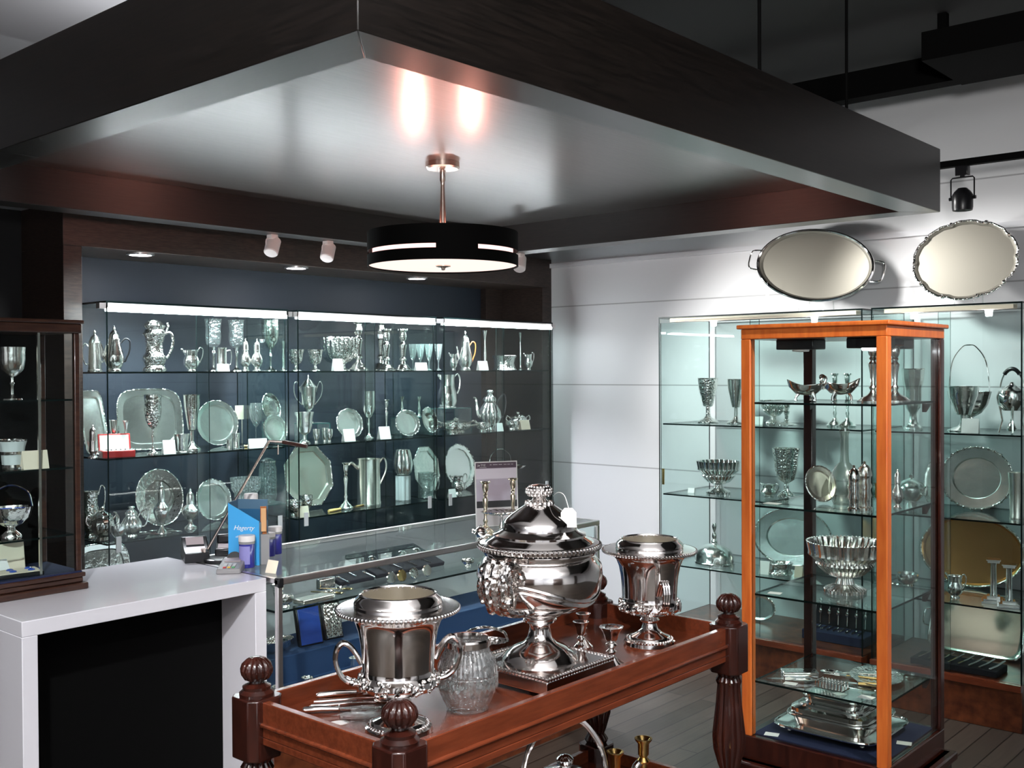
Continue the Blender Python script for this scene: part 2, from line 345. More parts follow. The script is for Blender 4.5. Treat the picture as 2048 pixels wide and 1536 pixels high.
# ------------------------------------------------------------------ drum pendant
LX, LY = 2.887, 2.892
t = thing('drum_pendant', 'black drum pendant lamp with glowing slots and pale diffuser', 'pendant lamp', (LX, LY, PZ))
z0, z1, R = 2.056-PZ, 2.186-PZ, .292
MB().lathe([(0, 0), (.066, 0), (.066, -.02), (.06, -.026), (0, -.026)], 32).obj('ceiling_plate', NICKEL, t)
MB().lathe([(.006, -.026), (.011, -.03), (.011, -.07), (.008, -.075), (.008, -.09), (.014, z1+.01), (.014, z0+.06)], 14).obj('stem', NICKEL, t)
def band(a0, a1, za, zb, r, th, n=64):
    m = MB(); k = max(3, int(n*(a1-a0)/360)); v = []; f = []
    for i in range(k+1):
        a = math.radians(a0+(a1-a0)*i/k)
        for rr, z in ((r, za), (r, zb), (r-th, zb), (r-th, za)): v.append((rr*math.cos(a), rr*math.sin(a), z))
    for i in range(k):
        for j in range(4): f.append((i*4+j, (i+1)*4+j, (i+1)*4+(j+1) % 4, i*4+(j+1) % 4))
    f += [(3, 2, 1, 0), (k*4, k*4+1, k*4+2, k*4+3)]
    return m.add(v, f)
zs0, zs1 = 2.098-PZ, 2.114-PZ
dm = band(0, 360, z0, zs0, R, .004, 96); q = band(0, 360, zs1, z1, R, .004, 96); dm.add(q.v, q.f)
for k in range(3):
    q = band(-140+120*k, -109+120*k, zs0, zs1, R, .004); dm.add(q.v, q.f)
dm.obj('shade', BLKM, t)
MB().lathe([(R-.02, z0+.02), (R-.02, z1-.03), (R-.022, z1-.03), (R-.022, z0+.02), (R-.02, z0+.02)], 64).obj('slot_diffuser', SLOTG, t)
MB().lathe([(0, z0+.006), (R-.006, z0+.006), (R-.006, z0+.009), (0, z0+.009)], 64).obj('diffuser', DRUMG, t)
MB().lathe([(0, z0-.014), (.008, z0-.012), (.01, z0-.004), (.03, z0+.001), (.03, z0+.005), (0, z0+.005)], 20).obj('finial', NICKEL, t)
for dx in (-.11, .11):
    MB().ball((dx*.66, -dx*.75, z1+.0), .024, 14, 8, 1.4).obj('bulb', BULB, t)
    MB().tube([(dx*.66, -dx*.75, z1-.045), (0, 0, z1-.05)], .006, 8).obj('lamp_arm', NICKEL, t)
# ------------------------------------------------------------------ dark ceiling services and wall track on the right
tag(MB().box(4.95, 5.05, -3.4, 3.3, 2.97, 3.1).box(4.98, 5.02, -3, -2.96, 3.1, 3.298).box(4.98, 5.02, 1.7, 1.74, 3.1, 3.298).obj('overhead_duct', BLKM), 'long black cable duct below the dark ceiling', 'duct')
tag(MB().box(4.45, 4.95, -3.3, 1.62, 2.94, 3.06).box(4.6, 4.63, 1.2, 1.23, 3.06, 3.298).obj('service_tray', BLKM), 'flat black service tray hanging beside the cable duct at top right', 'tray')
tag(MB().box(5.0, 5.035, -3.4, 3.2, 2.585, 2.615).box(5.03, WX-.002, .4, .415, 2.595, 2.605).box(5.03, WX-.002, 2.9, 2.915, 2.595, 2.605).obj('light_track', BLKM), 'black light track running along the white wall', 'track')
p = ox(1925, 345, 5.017)
t = thing('track_spotlight', 'black spotlight hanging from the track above the round tray', 'spotlight', (5.017, p.y, 2.585))
MB().box(-.02, .02, -.028, .028, -.045, 0).obj('mount', BLK, t, bev=.003)
MB().tube([(0, -.052, -.15), (0, -.052, -.06), (0, -.045, -.052), (0, .045, -.052), (0, .052, -.06), (0, .052, -.15)], .0035, 6).box(-.005, .005, -.01, .01, -.055, -.04).obj('bracket', BLK, t)
MB().lathe([(0, -.1), (.02, -.102), (.036, -.118), (.046, -.135), (.046, -.19), (.043, -.205), (.036, -.2), (0, -.17)], 24).tube([(0, -.06, -.148), (0, .06, -.148)], .008, 8).obj('lamp_head', BLK, t)
# ================================================================== cabinets of glass
def glass_cabinet(name, label, x0, x1, y0, y1, top, shelves, base, glassm, edge, strip=True, pull=True, light_h=.022, basem=None, grp=None):
    """front faces -Y in its own frame; origin at the floor at the middle of the front"""
    w = x1-x0; d = y1-y0
    t = thing(name, label, 'display cabinet', (0, 0, 0), 0, grp)
    G = [glassm, edge]; h = w/2
    MB().box(-h, h, 0, d, 0, base).obj('plinth', basem or BLKM, t, bev=.003)
    MB().pane(-h, h, 0, d, top-.008, top).obj('top_pane', G, t)
    MB().pane(-h, -h+.007, 0, d, base, top-.008).obj('side_pane', G, t)
    MB().pane(h-.007, h, 0, d, base, top-.008).obj('side_pane', G, t)
    k = .02 if strip else .01
    for a, b, y in ((-h+.008, .03, .006), (-.03, h-.008, .016)):
        dr = MB().pane(a, b, y, y+.006, base+.004, top-.034).obj('sliding_door', G, t)
        if pull:
            q = a+.03 if a < -.1 else b-.055
            MB().box(q, q+.024, y-.006, y, base+.3, base+.37).obj('finger_pull', FRO, dr)
    for z in shelves:
        MB().pane(-h+.009, h-.009, .028, d-.01, z-.008, z).obj('shelf', G, t)
    if strip:
        MB().box(-h+.01, h-.01, .002, .034, top-.03, top-.0085).obj('light_housing', PLW, t)
        MB().box(-h+.012, h-.012, -.002, .034, top-.045, top-.031).obj('light_tube', STRIP, t)
    return t
ZB = (1.656, 1.269, .89)                      # shelf tops of the back row
BASEB = .55
LB = ('glass display cabinet of silver in the niche, by the left jamb', 'glass display cabinet of silver behind the drum pendant, middle of three', 'glass display cabinet of silver touching the white wall')
for i, (a, b) in enumerate(((2.295, 3.275), (3.331, 4.335), (4.395, 5.415))):
    c = glass_cabinet('glass_cabinet', LB[i], a, b, 0, .45, 1.97, ZB, BASEB, GLS, GLE, grp='cabinets in the niche')
    c.location = ((a+b)/2, 4.4, 0)
    # corner clips
    for sx in (-1, 1):
        MB().box(sx*((b-a)/2+.012)-.018, sx*((b-a)/2+.012)+.018, .0, .03, 1.935, 1.96).obj('corner_clip', ALU, c)
RX = 5.05
ZR = (1.347, .946, .545); BASER = .22
for i, (a, b) in enumerate(((2.128, 3.325), (1.389, 2.085))):
    c = glass_cabinet('glass_cabinet', ('green tinted glass wall cabinet on the right, wider one nearer the corner', 'green tinted glass wall cabinet on the right, cut by the frame edge')[i], a, b, 0, .55, 1.952, ZR, BASER, GLW, GLE, strip=False, pull=False, basem=BURL, grp='glass cabinets along the white wall')
    c.location = (RX, (a+b)/2, 0); c.rotation_euler = (0, 0, -PI/2)
    h = (b-a)/2
    MB().box(-h+.05, h-.05, .04, .1, 1.925, 1.943).obj('top_rail', CREAM, c)
    for q in (-.5, .5):
        MB().lathe([(0, -.03), (.014, -.03), (.018, 0), (.018, .0)], 14, cx=q*h, cy=.1).obj('lamp', DOWN, c, (0, 0, 1.925))
    MB().box(-h, h, -.02, .0, BASER-.03, BASER).obj('ledge', MAH, c)
    o = MB().box(-h+.02, -h+.034, -.002, .004, 1.0, 1.09).obj('door_pull', BRASS, c)
# ================================================================== white cash desk
t = thing('cash_desk', 'glossy white waterfall counter with a dark recessed front', 'counter', (1.71, 2.985, 0))
x0, x1, y0, y1, zt = -.412, .412, 0, .63, .95
MB().box(x0, x1, y0, y1, zt-.045, zt).obj('worktop', LAM, t, bev=.002)
MB().box(x0, x0+.045, y0, y1, 0, zt-.045).obj('side_panel', LAM, t, bev=.002)
MB().box(x1-.045, x1, y0, y1, 0, zt-.045).obj('side_panel', LAM, t, bev=.002)
MB().box(x0+.045, x1-.045, .2, .22, 0, zt-.045).obj('front_panel', BLKM, t)
# ================================================================== glass counter
GX0, GX1, GY0, GY1, GZ, GB = 2.13, 3.95, 2.93, 3.535, .95, .43
t = thing('glass_counter', 'low glass display counter with aluminium rails beside the white desk', 'display counter', ((GX0+GX1)/2, GY0, 0))
h = (GX1-GX0)/2; d = GY1-GY0; G = [GLS, GLE]
MB().box(-h, h, .03, d, 0, GB-.05).obj('plinth', BURL, t)
MB().box(-h, h, 0, d, GB-.05, GB-.006).obj('bottom_rail', ALU, t, bev=.002)
MB().box(-h+.012, h-.012, .012, d-.012, GB-.006, GB).obj('deck', VELB, t)
MB().box(-h+.012, h-.012, d-.02, d-.012, GB, GZ-.02).obj('back_panel', WHT, t)
MB().pane(-h+.01, h-.01, .008, .014, GB, GZ-.018).obj('front_pane', G, t)
for s in (-1, 1): MB().pane(s*(h-.01)-.003, s*(h-.01)+.003, .014, d-.014, GB, GZ-.018).obj('side_pane', G, t)
MB().pane(-h+.012, h-.012, .02, d-.02, GZ-.008, GZ-.001).obj('top_pane', G, t)
MB().box(-h+.03, h-.03, .0225, .027, GZ-.0215, GZ-.013).obj('light_tube', COUNTERFILL, t)  # added glow hidden behind the front rail to brighten the counter
MB().pane(-h+.02, h-.02, .03, d-.13, .825, .833).obj('shelf', G, t)
MB().box(-h, h, 0, .022, GZ-.022, GZ+.001).obj('front_rail', ALU, t, bev=.004)
MB().box(-h, h, d-.022, d, GZ-.022, GZ+.001).obj('back_rail', ALU, t, bev=.004)
for s in (-1, 1): MB().box(s*(h-.008)-.008, s*(h-.008)+.008, .022, d-.022, GZ-.016, GZ).obj('end_rail', ALU, t)
for s in (-1, 1):
    for y in (.011, d-.011): MB().box(s*(h-.01)-.01, s*(h-.01)+.01, y-.01, y+.01, GB-.05, GZ-.022).obj('corner_post', ALU, t, bev=.003)
MB().box(-h+.0, -h+.022, -.004, .022, GZ-.03, GZ+.003).obj('corner_cap', BLK, t, bev=.004)
tag(MB().add([(sx*.86, y, z) for sx in (-1, 1) for y, z in ((-.23, 0), (-.23, .06), (-.11, .06), (-.11, .165), (.15, .165), (.15, 0))], [(0, 1, 2, 3, 4, 5), (11, 10, 9, 8, 7, 6)]+[(i, i+6, (i+1) % 6+6, (i+1) % 6) for i in range(6)]).obj('display_step', VELB, None, ((GX0+GX1)/2, GY0+.38, GB), bev=.004), 'long blue velvet step inside the glass counter', 'display step')
# ================================================================== dark wooden case on the desk
LX1, LY0, LY1 = 1.645, 3.284, 3.58
t = thing('tabletop_case', 'dark wood glazed display case standing on the white desk', 'display case', (1.4, LY0, .95))
for (i, z0_, z1_) in ((0, 0, .022), (.012, .022, .04), (.006, .04, .055)):
    MB().box(-.095+i, .245-i, i, .3-i, z0_, z1_).obj('base_moulding', CASEW, t, bev=.004)
MB().box(-.08, .228, .012, .288, .055, .06).obj('lining', VELN, t)
for x, y in ((-.086, .02), (.214, .02), (.214, .264), (-.086, .264)): MB().box(x, x+.018, y, y+.018, .055, .83).obj('corner_post', CASEW, t, bev=.003)
MB().box(-.09, .236, .012, .292, .83, .86).box(-.095, .242, .004, .298, .86, .872).obj('case_top', CASEW, t, bev=.004)
MB().box(-.068, .214, .27, .276, .06, .83).obj('back_panel', BLKM, t)
MB().pane(-.066, .212, .024, .028, .06, .83).obj('front_pane', [GLS, GLE], t)
for z in (1.567, 1.347, 1.13): MB().pane(-.068, .212, .032, .264, z-.95-.006, z-.95).obj('shelf', [GLS, GLE], t)
for x in (.1,): MB().box(x, x+.008, .03, .038, .06, .83).obj('shelf_upright', SIL3, t)
# ================================================================== tall mahogany case on the floor
KX0, KX1, KY0, KY1, KT, KB = 3.256, 3.77, 1.294, 1.805, 1.805, .386
t = thing('mahogany_showcase', 'tall orange mahogany glazed showcase standing behind the trolley', 'display case', ((KX0+KX1)/2, (KY0+KY1)/2, 0))
h = (KX1-KX0)/2; pw = .036
MB().box(-h-.02, h+.02, -h-.02, h+.02, 0, .3).box(-h-.035, h+.035, -h-.035, h+.035, .27, .3).obj('plinth', MAHD, t, bev=.006)
MB().box(-h, h, -h, h, .3, KB-.004).obj('bottom_rail', MAHD, t, bev=.003)
MB().box(-h+.03, h-.03, -h+.03, h-.03, KB-.004, KB).obj('lining', VELN, t)
for sx in (-1, 1):
    for sy in (-1, 1): MB().box(sx*(h-pw/2)-pw/2, sx*(h-pw/2)+pw/2, sy*(h-pw/2)-pw/2, sy*(h-pw/2)+pw/2, KB-.004, KT-.05).obj('corner_post', MAHC if sx < 0 else MAHD, t, bev=.003)  # lit and shaded sides put into the wood: bright front posts, dark far ones
MB().box(-h, h, -h, h, KT-.05, KT-.015).obj('top_rail', MAHC, t, bev=.003)
MB().box(-h-.012, h+.012, -h-.012, h+.012, KT-.015, KT).obj('case_top', MAHC, t, bev=.004)
MB().pane(-h+.01, -h+.014, -h+pw, h-pw, KB, KT-.05).obj('front_pane', [GLS, GLE], t)
MB().pane(-h+pw, h-pw, -h+.01, -h+.014, KB, KT-.05).obj('side_pane', [GLS, GLE], t)
ZK = (1.538, 1.181, .874, .57)
for z in ZK:
    MB().pane(-h+.03, h-.03, -h+.03, h-.03, z-.007, z).obj('shelf', [GLS, GLE], t)
    for sy in (-1, 1):
        MB().prism([(0, 0), (.05, 0), (.05, .008), (.01, .03), (0, .03)], 0, .012, M=Matrix.Translation((h-.06-.006, sy*(h-.042), z-.009)) @ Matrix.Rotation(-PI/2, 4, 'X')).obj('shelf_bracket', MAHD, t)
for (x, y, sx, sy) in ((-.08, .12, .05, .07), (-.1, -.14, .06, .06), (.13, -.12, .05, .06)):
    b = MB().box(x-sx, x+sx, y-sy, y+sy, KT-.085, KT-.05).obj('lamp_housing', BLK, t, bev=.004)
    MB().lathe([(0, KT-.094), (.028, KT-.092), (.03, KT-.085)], 16, cx=x, cy=y).obj('lamp', PLW if sx == .05 else DOWN, b)
# ================================================================== mahogany serving trolley
TZ0 = 1.0
TX0, TX1, TY0, TY1 = 1.165, 2.234, 1.274, 1.672
tcx, tcy = (TX0+TX1)/2, (TY0+TY1)/2
t = thing('serving_trolley', 'dark mahogany tiered trolley with fluted finial posts in the foreground', 'trolley', (tcx, tcy, 0))
hx, hy = (TX1-TX0)/2, (TY1-TY0)/2
def tier(z, nm_):
    MB().box(-hx-.005, hx+.005, -hy-.005, hy+.005, z-.018, z).obj(nm_, MAH, t, bev=.003)
tier(TZ0, 'tray_top'); tier(.62, 'tier'); tier(.2, 'tier')
for zt, rh in ((TZ0, .036), (.62, .03), (.2, .03)):
    for s in (-1, 1):
        MB().box(-hx, hx, s*(hy+.006)-.008, s*(hy+.006)+.008, zt-.03, zt+rh).tube([(-hx, s*(hy+.016), zt-.006), (hx, s*(hy+.016), zt-.006)], .005, 8).box(-hx, hx, s*(hy+.004)-.01, s*(hy+.004)+.01, zt-.044, zt-.03).obj('gallery_rail', MAH, t, bev=.002)
        MB().box(s*(hx+.006)-.008, s*(hx+.006)+.008, -hy, hy, zt-.03, zt+rh).tube([(s*(hx+.016), -hy, zt-.006), (s*(hx+.016), hy, zt-.006)], .005, 8).box(s*(hx+.004)-.01, s*(hx+.004)+.01, -hy, hy, zt-.044, zt-.03).obj('gallery_rail', MAH, t, bev=.002)
def post(x, y):
    m = MB(); O8 = lambda r: [(r*math.cos(PI/8+k*PI/4), r*math.sin(PI/8+k*PI/4)) for k in range(8)]
    T = Matrix.Translation((x, y, 0)); pl = [(-.039, -.025), (-.025, -.039), (.025, -.039), (.039, -.025), (.039, .025), (.025, .039), (-.025, .039), (-.039, .025)]
    p = m.prism(pl, TZ0-.075, TZ0+.04, M=T).obj('post', MAHD, t, bev=.003)
    for zt in (.62, .2): MB().prism(pl, zt-.075, zt+.04, M=T).obj('tier_block', MAHD, p, bev=.003)
    MB().lathe([(.0, TZ0+.04), (.032, TZ0+.04), (.033, TZ0+.046), (.026, TZ0+.052), (.027, TZ0+.058), (.014, TZ0+.064), (.0125, TZ0+.07)], 24, cx=x, cy=y).lathe([(.012, TZ0+.067), (.022, TZ0+.071), (.0285, TZ0+.082), (.0292, TZ0+.09), (.0262, TZ0+.1), (.017, TZ0+.109), (.007, TZ0+.1125), (0, TZ0+.112)], 72, fl=12, amp=.13, cx=x, cy=y).obj('finial', MAHD, p)
    for z0, z1 in ((.66, TZ0-.075), (.24, .545)):
        H = z1-z0
        pr = [(.024, 0), (.03, .04), (.024, .08), (.02, .1), (.026, .16), (.036, .3), (.038, .42), (.03, .7), (.026, .88), (.03, .92), (.024, .96), (.028, 1)]
        MB().lathe([(r, z0+H*q) for r, q in pr], 64, fl=12, amp=.14, cx=x, cy=y).obj('turned_leg', MAHD, p)
    MB().lathe([(.02, .05), (.03, .09), (.022, .125)], 20, cx=x, cy=y).lathe([(0, .0), (.024, .0), (.024, .05), (0, .05)], 16, cx=x, cy=y).obj('castor', BRASS, p)
for x in (-hx, hx):
    for y in (-hy, hy): post(x, y)
# ------------------------------------------------------------------ campana wine coolers
def cooler(label, x, y, ang):
    t = thing('wine_cooler', label, 'wine cooler', (x, y, TZ0), ang, 'campana wine coolers on the trolley'); R = .1105
    MB().lathe([(0, 0), (.06, 0), (.062, .004), (.06, .012), (.053, .015), (.05, .021), (.046, .024), (.03, .03), (.02, .04), (.0165, .052), (.022, .056), (.023, .06), (.0185, .064), (.03, .072)], 48).beads(.0535, .0165, .0026, 44).obj('foot', SIL, t)
    MB().lathe([(.03, .072), (.05, .076), (.068, .083), (.0745, .092), (.073, .101), (.066, .107), (.0645, .109), (.0645, .118), (.0655, .14), (.068, .165), (.0725, .188), (.079, .204), (.087, .213), (.1, .2195)], 64).obj('body', SIL, t)
    g = MB()
    for k in range(150):
        a = random.uniform(0, 2*PI); z = random.uniform(.083, .107); r = .0735-abs(z-.094)*.35
        g.ball((r*math.cos(a), r*math.sin(a), z), random.uniform(.0026, .0046), 6, 4)
    for k in range(14):
        a = 2*PI*k/14
        g.tube([((.071)*math.cos(a+q*.05), .071*math.sin(a+q*.05), .086+.0045*q) for q in range(5)], [.002, .004, .005, .004, .001], 6)
    g.obj('grapevine_band', SIL2, t)
    MB().lathe([(.1, .2195), (.1095, .222), (.112, .225), (.109, .228), (.088, .2285), (.08, .2285)], 64).beads(.1098, .2245, .0035, 88, sz=1.25).obj('gadrooned_rim', SIL, t)
    MB().lathe([(.08, .2285), (.0785, .233), (.08, .236), (.077, .243), (.071, .248), (.069, .252), (.066, .253), (.064, .25), (.064, .245)], 64).obj('collar', SIL, t)
    MB().lathe([(.064, .25), (.0635, .16), (.06, .13), (0, .128)], 48).obj('liner', SIL3, t)
    for s in (-1, 1):
        h = MB(); base = [(.064, .0, .094), (.085, 0, .096), (.103, 0, .11), (.112, 0, .135), (.11, 0, .155), (.1, 0, .167), (.088, 0, .163), (.076, 0, .147), (.067, 0, .13)]
        P = smooth(base, 4)
        for dy in (-.0058, 0, .0058): h.tube([(s*p.x, dy+p.y, p.z) for p in P], .0042, 8)
        for i in range(7): h.ball((s*(.068+.004*i), random.uniform(-.012, .012), .09+.002*i), .006, 6, 4)
        h.obj('handle', SIL, t)
    return t
cooler('silver campana wine cooler with side handles, left end of the trolley', 1.278, 1.4, -.62)
cooler('silver campana wine cooler on the right end of the trolley', 2.076, 1.395, .95)
# ------------------------------------------------------------------ covered soup tureen
t = thing('soup_tureen', 'huge silver covered soup tureen with pineapple finial on square plinth', 'tureen', (1.70, 1.42, TZ0))
m = MB().box(-.112, .112, -.112, .112, .01, .036)
m.obj('plinth', SIL, t, bev=.002)
b = MB()
for i in range(26):
    q = -.108+.216*i/25
    for s in (-1, 1): b.ball((q, s*.109, .039), .0052, 6, 4, 1.1).ball((s*.109, q, .039), .0052, 6, 4, 1.1)
b.box(-.106, .106, -.106, .106, .036, .041).obj('gadrooned_border', SIL, t)
for sx in (-1, 1):
    for sy in (-1, 1): MB().ball((sx*.1, sy*.1, .006), .01, 10, 6, .6).obj('bun_foot', SIL, t)
MB().lathe([(0, .04), (.078, .04), (.08, .045), (.076, .05), (.07, .057), (.055, .068), (.036, .076), (.026, .088), (.0215, .11), (.024, .118), (.034, .121), (.036, .126), (.03, .131), (.045, .134), (.05, .139), (.045, .143)], 64).obj('pedestal', SIL, t)
MB().lathe([(.045, .143), (.085, .15), (.113, .168), (.128, .195), (.1335, .222), (.131, .244), (.12, .258), (.116, .262), (.118, .266), (.12, .27), (.124, .274)], 72).obj('bowl', SIL, t)
m = MB().lathe([(.12, .274), (.13, .278), (.131, .284), (.126, .289), (.11, .29)], 72).beads(.1275, .283, .0052, 84, sz=1.3).obj('gadrooned_rim', SIL, t)
ld = MB().lathe([(.118, .286), (.113, .293), (.102, .299), (.0985, .303), (.0985, .307), (.086, .312), (.0795, .317), (.0775, .331), (.075, .335), (.066, .344), (.052, .354), (.038, .363), (.026, .371)], 72).obj('lid', SIL, t)
f = MB().lathe([(.027, .37), (.018, .376), (.0135, .381), (.0165, .386), (.025, .392), (.0275, .398), (.024, .405), (.014, .41), (0, .412)], 30)
for k in range(4):
    z = .389+.0055*k; r = (.0225, .0268, .0262, .02)[k]
    for j in range(18): f.ball((r*math.cos(2*PI*(j+.5*(k % 2))/18), r*math.sin(2*PI*(j+.5*(k % 2))/18), z), .0038, 6, 4)
for j in range(16): f.ball((.027*math.cos(2*PI*j/16), .027*math.sin(2*PI*j/16), .371), .0055, 6, 4)
f.obj('finial', SIL, ld)
BP = [(.045, .143), (.085, .15), (.113, .168), (.128, .195), (.1335, .222), (.131, .244)]
def bowl_r(z):
    for (r0, z0), (r1, z1) in zip(BP, BP[1:]):
        if z <= z1: return r0+(r1-r0)*(z-z0)/(z1-z0)
    return .114
for dz in (0, .011):
    pts = []
    for k in range(64):
        ph = 2*PI*k/64; z = .166+dz+.042*(1+math.cos(2*(ph-math.radians(190))))/2; r = bowl_r(z)+.0015; pts.append((r*math.cos(ph), r*math.sin(ph), z))
    MB().tube(pts, .0038, 8, closed=True).obj('reeded_band', SIL, t)
for a in (math.radians(190), math.radians(10)):
    M = Matrix.Rotation(a, 4, 'Z'); h = MB()
    for dy in (-.028, 0, .028):
        P = smooth([(.118, dy*1.3, .225), (.14, dy*1.1, .258), (.165, dy*.8, .264), (.18, dy*.7, .242), (.179, dy*.6, .208), (.166, dy*.6, .178), (.138, dy*1.0, .166), (.105, dy*1.6, .165)], 4)
        h.tube(P, [.006+.004*math.sin(PI*i/len(P)) for i in range(len(P))], 8, M=M)
    rr = random.Random(3)
    for k in range(46):
        u = rr.random(); q = smooth([(.125, 0, .235), (.145, 0, .262), (.172, 0, .258), (.182, 0, .222), (.17, 0, .182)], 10)[int(u*39)]
        h.ball((q.x+rr.uniform(-.004, .006), rr.uniform(-.034, .034), q.z+rr.uniform(-.004, .008)), rr.uniform(.004, .009), 7, 4, M=M)
    for k in range(9):
        h.tube([(.182-.003*i, -.036+.009*k, .235-.012*i) for i in range(5)], [.002, .0055, .006, .004, .001], 6, M=M)
    h.obj('acanthus_handle', SIL2, t)
# price tag hung from its finial
M = Matrix.Rotation(-.85, 4, 'Z')
tag(MB().prism([(-.016, -.02), (.016, -.02), (.016, .012), (.008, .022), (-.008, .022), (-.016, .012)], -.0006, .0006, M=M @ Matrix.Rotation(PI/2-.45, 4, 'X')).tube(smooth([(.0, 0, .02), (-.008, .012, .045), (-.02, .03, .05), (-.03, .05, .04)]), .0009, 5, M=M).obj('price_tag', CARD, None, (1.705, 1.345, TZ0+.345)), 'white price tag hanging on the lid of the big tureen', 'tag')
# ------------------------------------------------------------------ cut glass jar
t = thing('cut_glass_jar', 'round cut crystal jar with a silver rim, front of the tureen', 'jar', (1.452, 1.395, TZ0))
MB().lathe([(.0, .002), (.036, 0), (.04, .003), (.04, .008), (.047, .02), (.053, .036), (.0535, .04), (.0545, .042), (.0575, .058), (.0578, .068), (.0565, .07), (.0575, .072), (.057, .086), (.052, .1), (.0445, .112), (.042, .118), (.0415, .126), (.0395, .126), (.041, .115), (.054, .085), (.053, .05), (.036, .012), (0, .01)], 96, fl=32, amp=.03).obj('glass_body', CRY, t, ang=20)
MB().lathe([(.042, .122), (.045, .124), (.0455, .135), (.043, .1385), (.0405, .138), (.0395, .126)], 48).obj('silver_rim', SIL, t)
q = MB()
for k in range(28):
    a = 2*PI*k/28
    for z in (.05, .064): q.prism([(0, -.006), (.005, 0), (0, .006), (-.005, 0)], -.0008, .0022, M=Matrix.Rotation(a, 4, 'Z') @ Matrix.Translation((.0572, 0, z)) @ Matrix.Rotation(PI/2, 4, 'Y') @ Matrix.Rotation(PI/2, 4, 'Z'))
q.obj('diamond_cutting', CRC, t)
BASKET_SPOT = oz(1003, 1322, TZ0)
# ------------------------------------------------------------------ dwarf candlesticks
def dwarf(label, x, y, lob, H=.085, W=.05):
    t = thing('dwarf_candlestick', label, 'candlestick', (x, y, TZ0), 0, 'dwarf candlesticks on the trolley'); r = W/2
    pr = [(r, 0), (r*1.02, .05), (r*.72, .13), (r*.45, .2), (r*.24, .28), (r*.2, .33)]
    MB().lathe([(a, b*H) for a, b in pr], 48, fl=6 if lob else 0, amp=.22 if lob else 0).obj('base', SIL, t)
    MB().lathe([(r*.2, .33*H), (r*.38, .4*H), (r*.18, .46*H), (r*.22, .5*H), (r*.42, .56*H), (r*.36, .59*H), (r*.2, .62*H)], 24).obj('knop', SIL, t)
    MB().lathe([(r*.2, .62*H), (r*.42, .7*H), (r*.52, .85*H), (r*.72, .96*H), (r*.8, H), (r*.72, H), (r*.4, .95*H), (r*.35, .75*H)], 48, fl=6 if lob else 0, amp=.1 if lob else 0).obj('sconce', SIL, t)
dwarf('small silver dwarf candlestick next to the tureen plinth, left one', 1.868, 1.44, 0, .086, .046)
dwarf('small silver dwarf candlestick with lobed base, nearest the rail', 1.86, 1.35, 1, .09, .066)
dwarf('small silver dwarf candlestick behind the other two on the trolley', 1.955, 1.5, 0, .08, .044)
# ------------------------------------------------------------------ flatware
def spoon(L, m, par=None, nm_='spoon', loc=(0, 0, 0), rz=0, hm=None, lift=.0):
    """lies along +X, bowl at the far end"""
    M = Matrix.Identity(4)
    h = MB(); w = L*.05
    P = [(0, 0, .004), (L*.1, 0, .004), (L*.45, 0, .007), (L*.68, 0, .006)]
    h.tube(P, [w*.75, w*.8, w*.34, w*.3], 8, flat=1, M=Matrix.Diagonal((1, 1, .45, 1)))
    o = h.obj('handle', hm or m, par, loc, (0, 0, rz)) if par else None
    b = MB().lathe([(0, .0), (L*.06, .001), (L*.095, .006), (L*.085, .006), (L*.05, .003), (0, .002)], 20, sx=1.6, sy=1, cx=L*.83)
    return h, b
def flat(kind, label, x, y, z, L, rz, m=None, hm=None, group=None, tilt=0, cat=None):
    m = m or SIL; hm = hm or m
    t = thing({'server': 'fish_server'}.get(kind, kind), label, cat or {'server': 'server'}.get(kind, kind), (x, y, z), rz, group); t.rotation_euler = (0, tilt, rz)
    w = L*.045
    if kind in ('spoon', 'ladle'):
        MB().tube([(0, 0, .005), (L*.08, 0, .005), (L*.4, 0, .009), (L*.7, 0, .007)], [w*.7, w*.85, w*.36, w*.3], 8, M=Matrix.Diagonal((1, 1, .5, 1))).obj('handle', hm, t)
        k = 1.0 if kind == 'ladle' else 1.55
        r = L*(.14 if kind == 'ladle' else .095)
        MB().lathe([(0, .0), (r*.6, r*.1), (r, r*.5), (r*.93, r*.5), (r*.5, r*.16), (0, r*.1)], 20, sx=k, cx=L*.68+r*k*.95).obj('bowl', m, t)
    elif kind == 'fork':
        MB().tube([(0, 0, .005), (L*.08, 0, .005), (L*.45, 0, .009), (L*.64, 0, .006)], [w*.75, w*.85, w*.4, w*.4], 8, M=Matrix.Diagonal((1, 1, .5, 1))).obj('handle', hm, t)
        q = MB().box(L*.62, L*.74, -w*1.3, w*1.3, .003, .0055)
        for k in range(4): q.tube([(L*.73, (k-1.5)*w*.76, .004), (L, (k-1.5)*w*.8, .006)], [w*.24, w*.1], 6)
        q.obj('tines', m, t)
    else:
        bw = w*(2.6 if kind == 'server' else 1.25)
        MB().tube([(0, 0, .007), (L*.03, 0, .007), (L*.2, 0, .0085), (L*.4, 0, .007)], [w*.7, w*1.05, w*.95, w*.7], 10, M=Matrix.Diagonal((1, 1, .75, 1))).obj('handle', hm, t)
        MB().prism([(L*.41, -w*.5), (L*.46, -bw*.8), (L*.8, -bw), (L*.96, -bw*.5), (L, 0), (L*.95, bw*.3), (L*.46, bw*.55), (L*.41, w*.5)], .0045, .0065).obj('blade', m, t)
        if kind != 'server': MB().lathe([(w*.8, 0), (w*.9, L*.012), (w*.6, L*.02)], 10, M=Matrix.Translation((L*.395, 0, .006)) @ Matrix.Rotation(PI/2, 4, 'Y')).obj('ferrule', SIL, t)
    return t
def onT(x, y): return oz(x, y, TZ0)
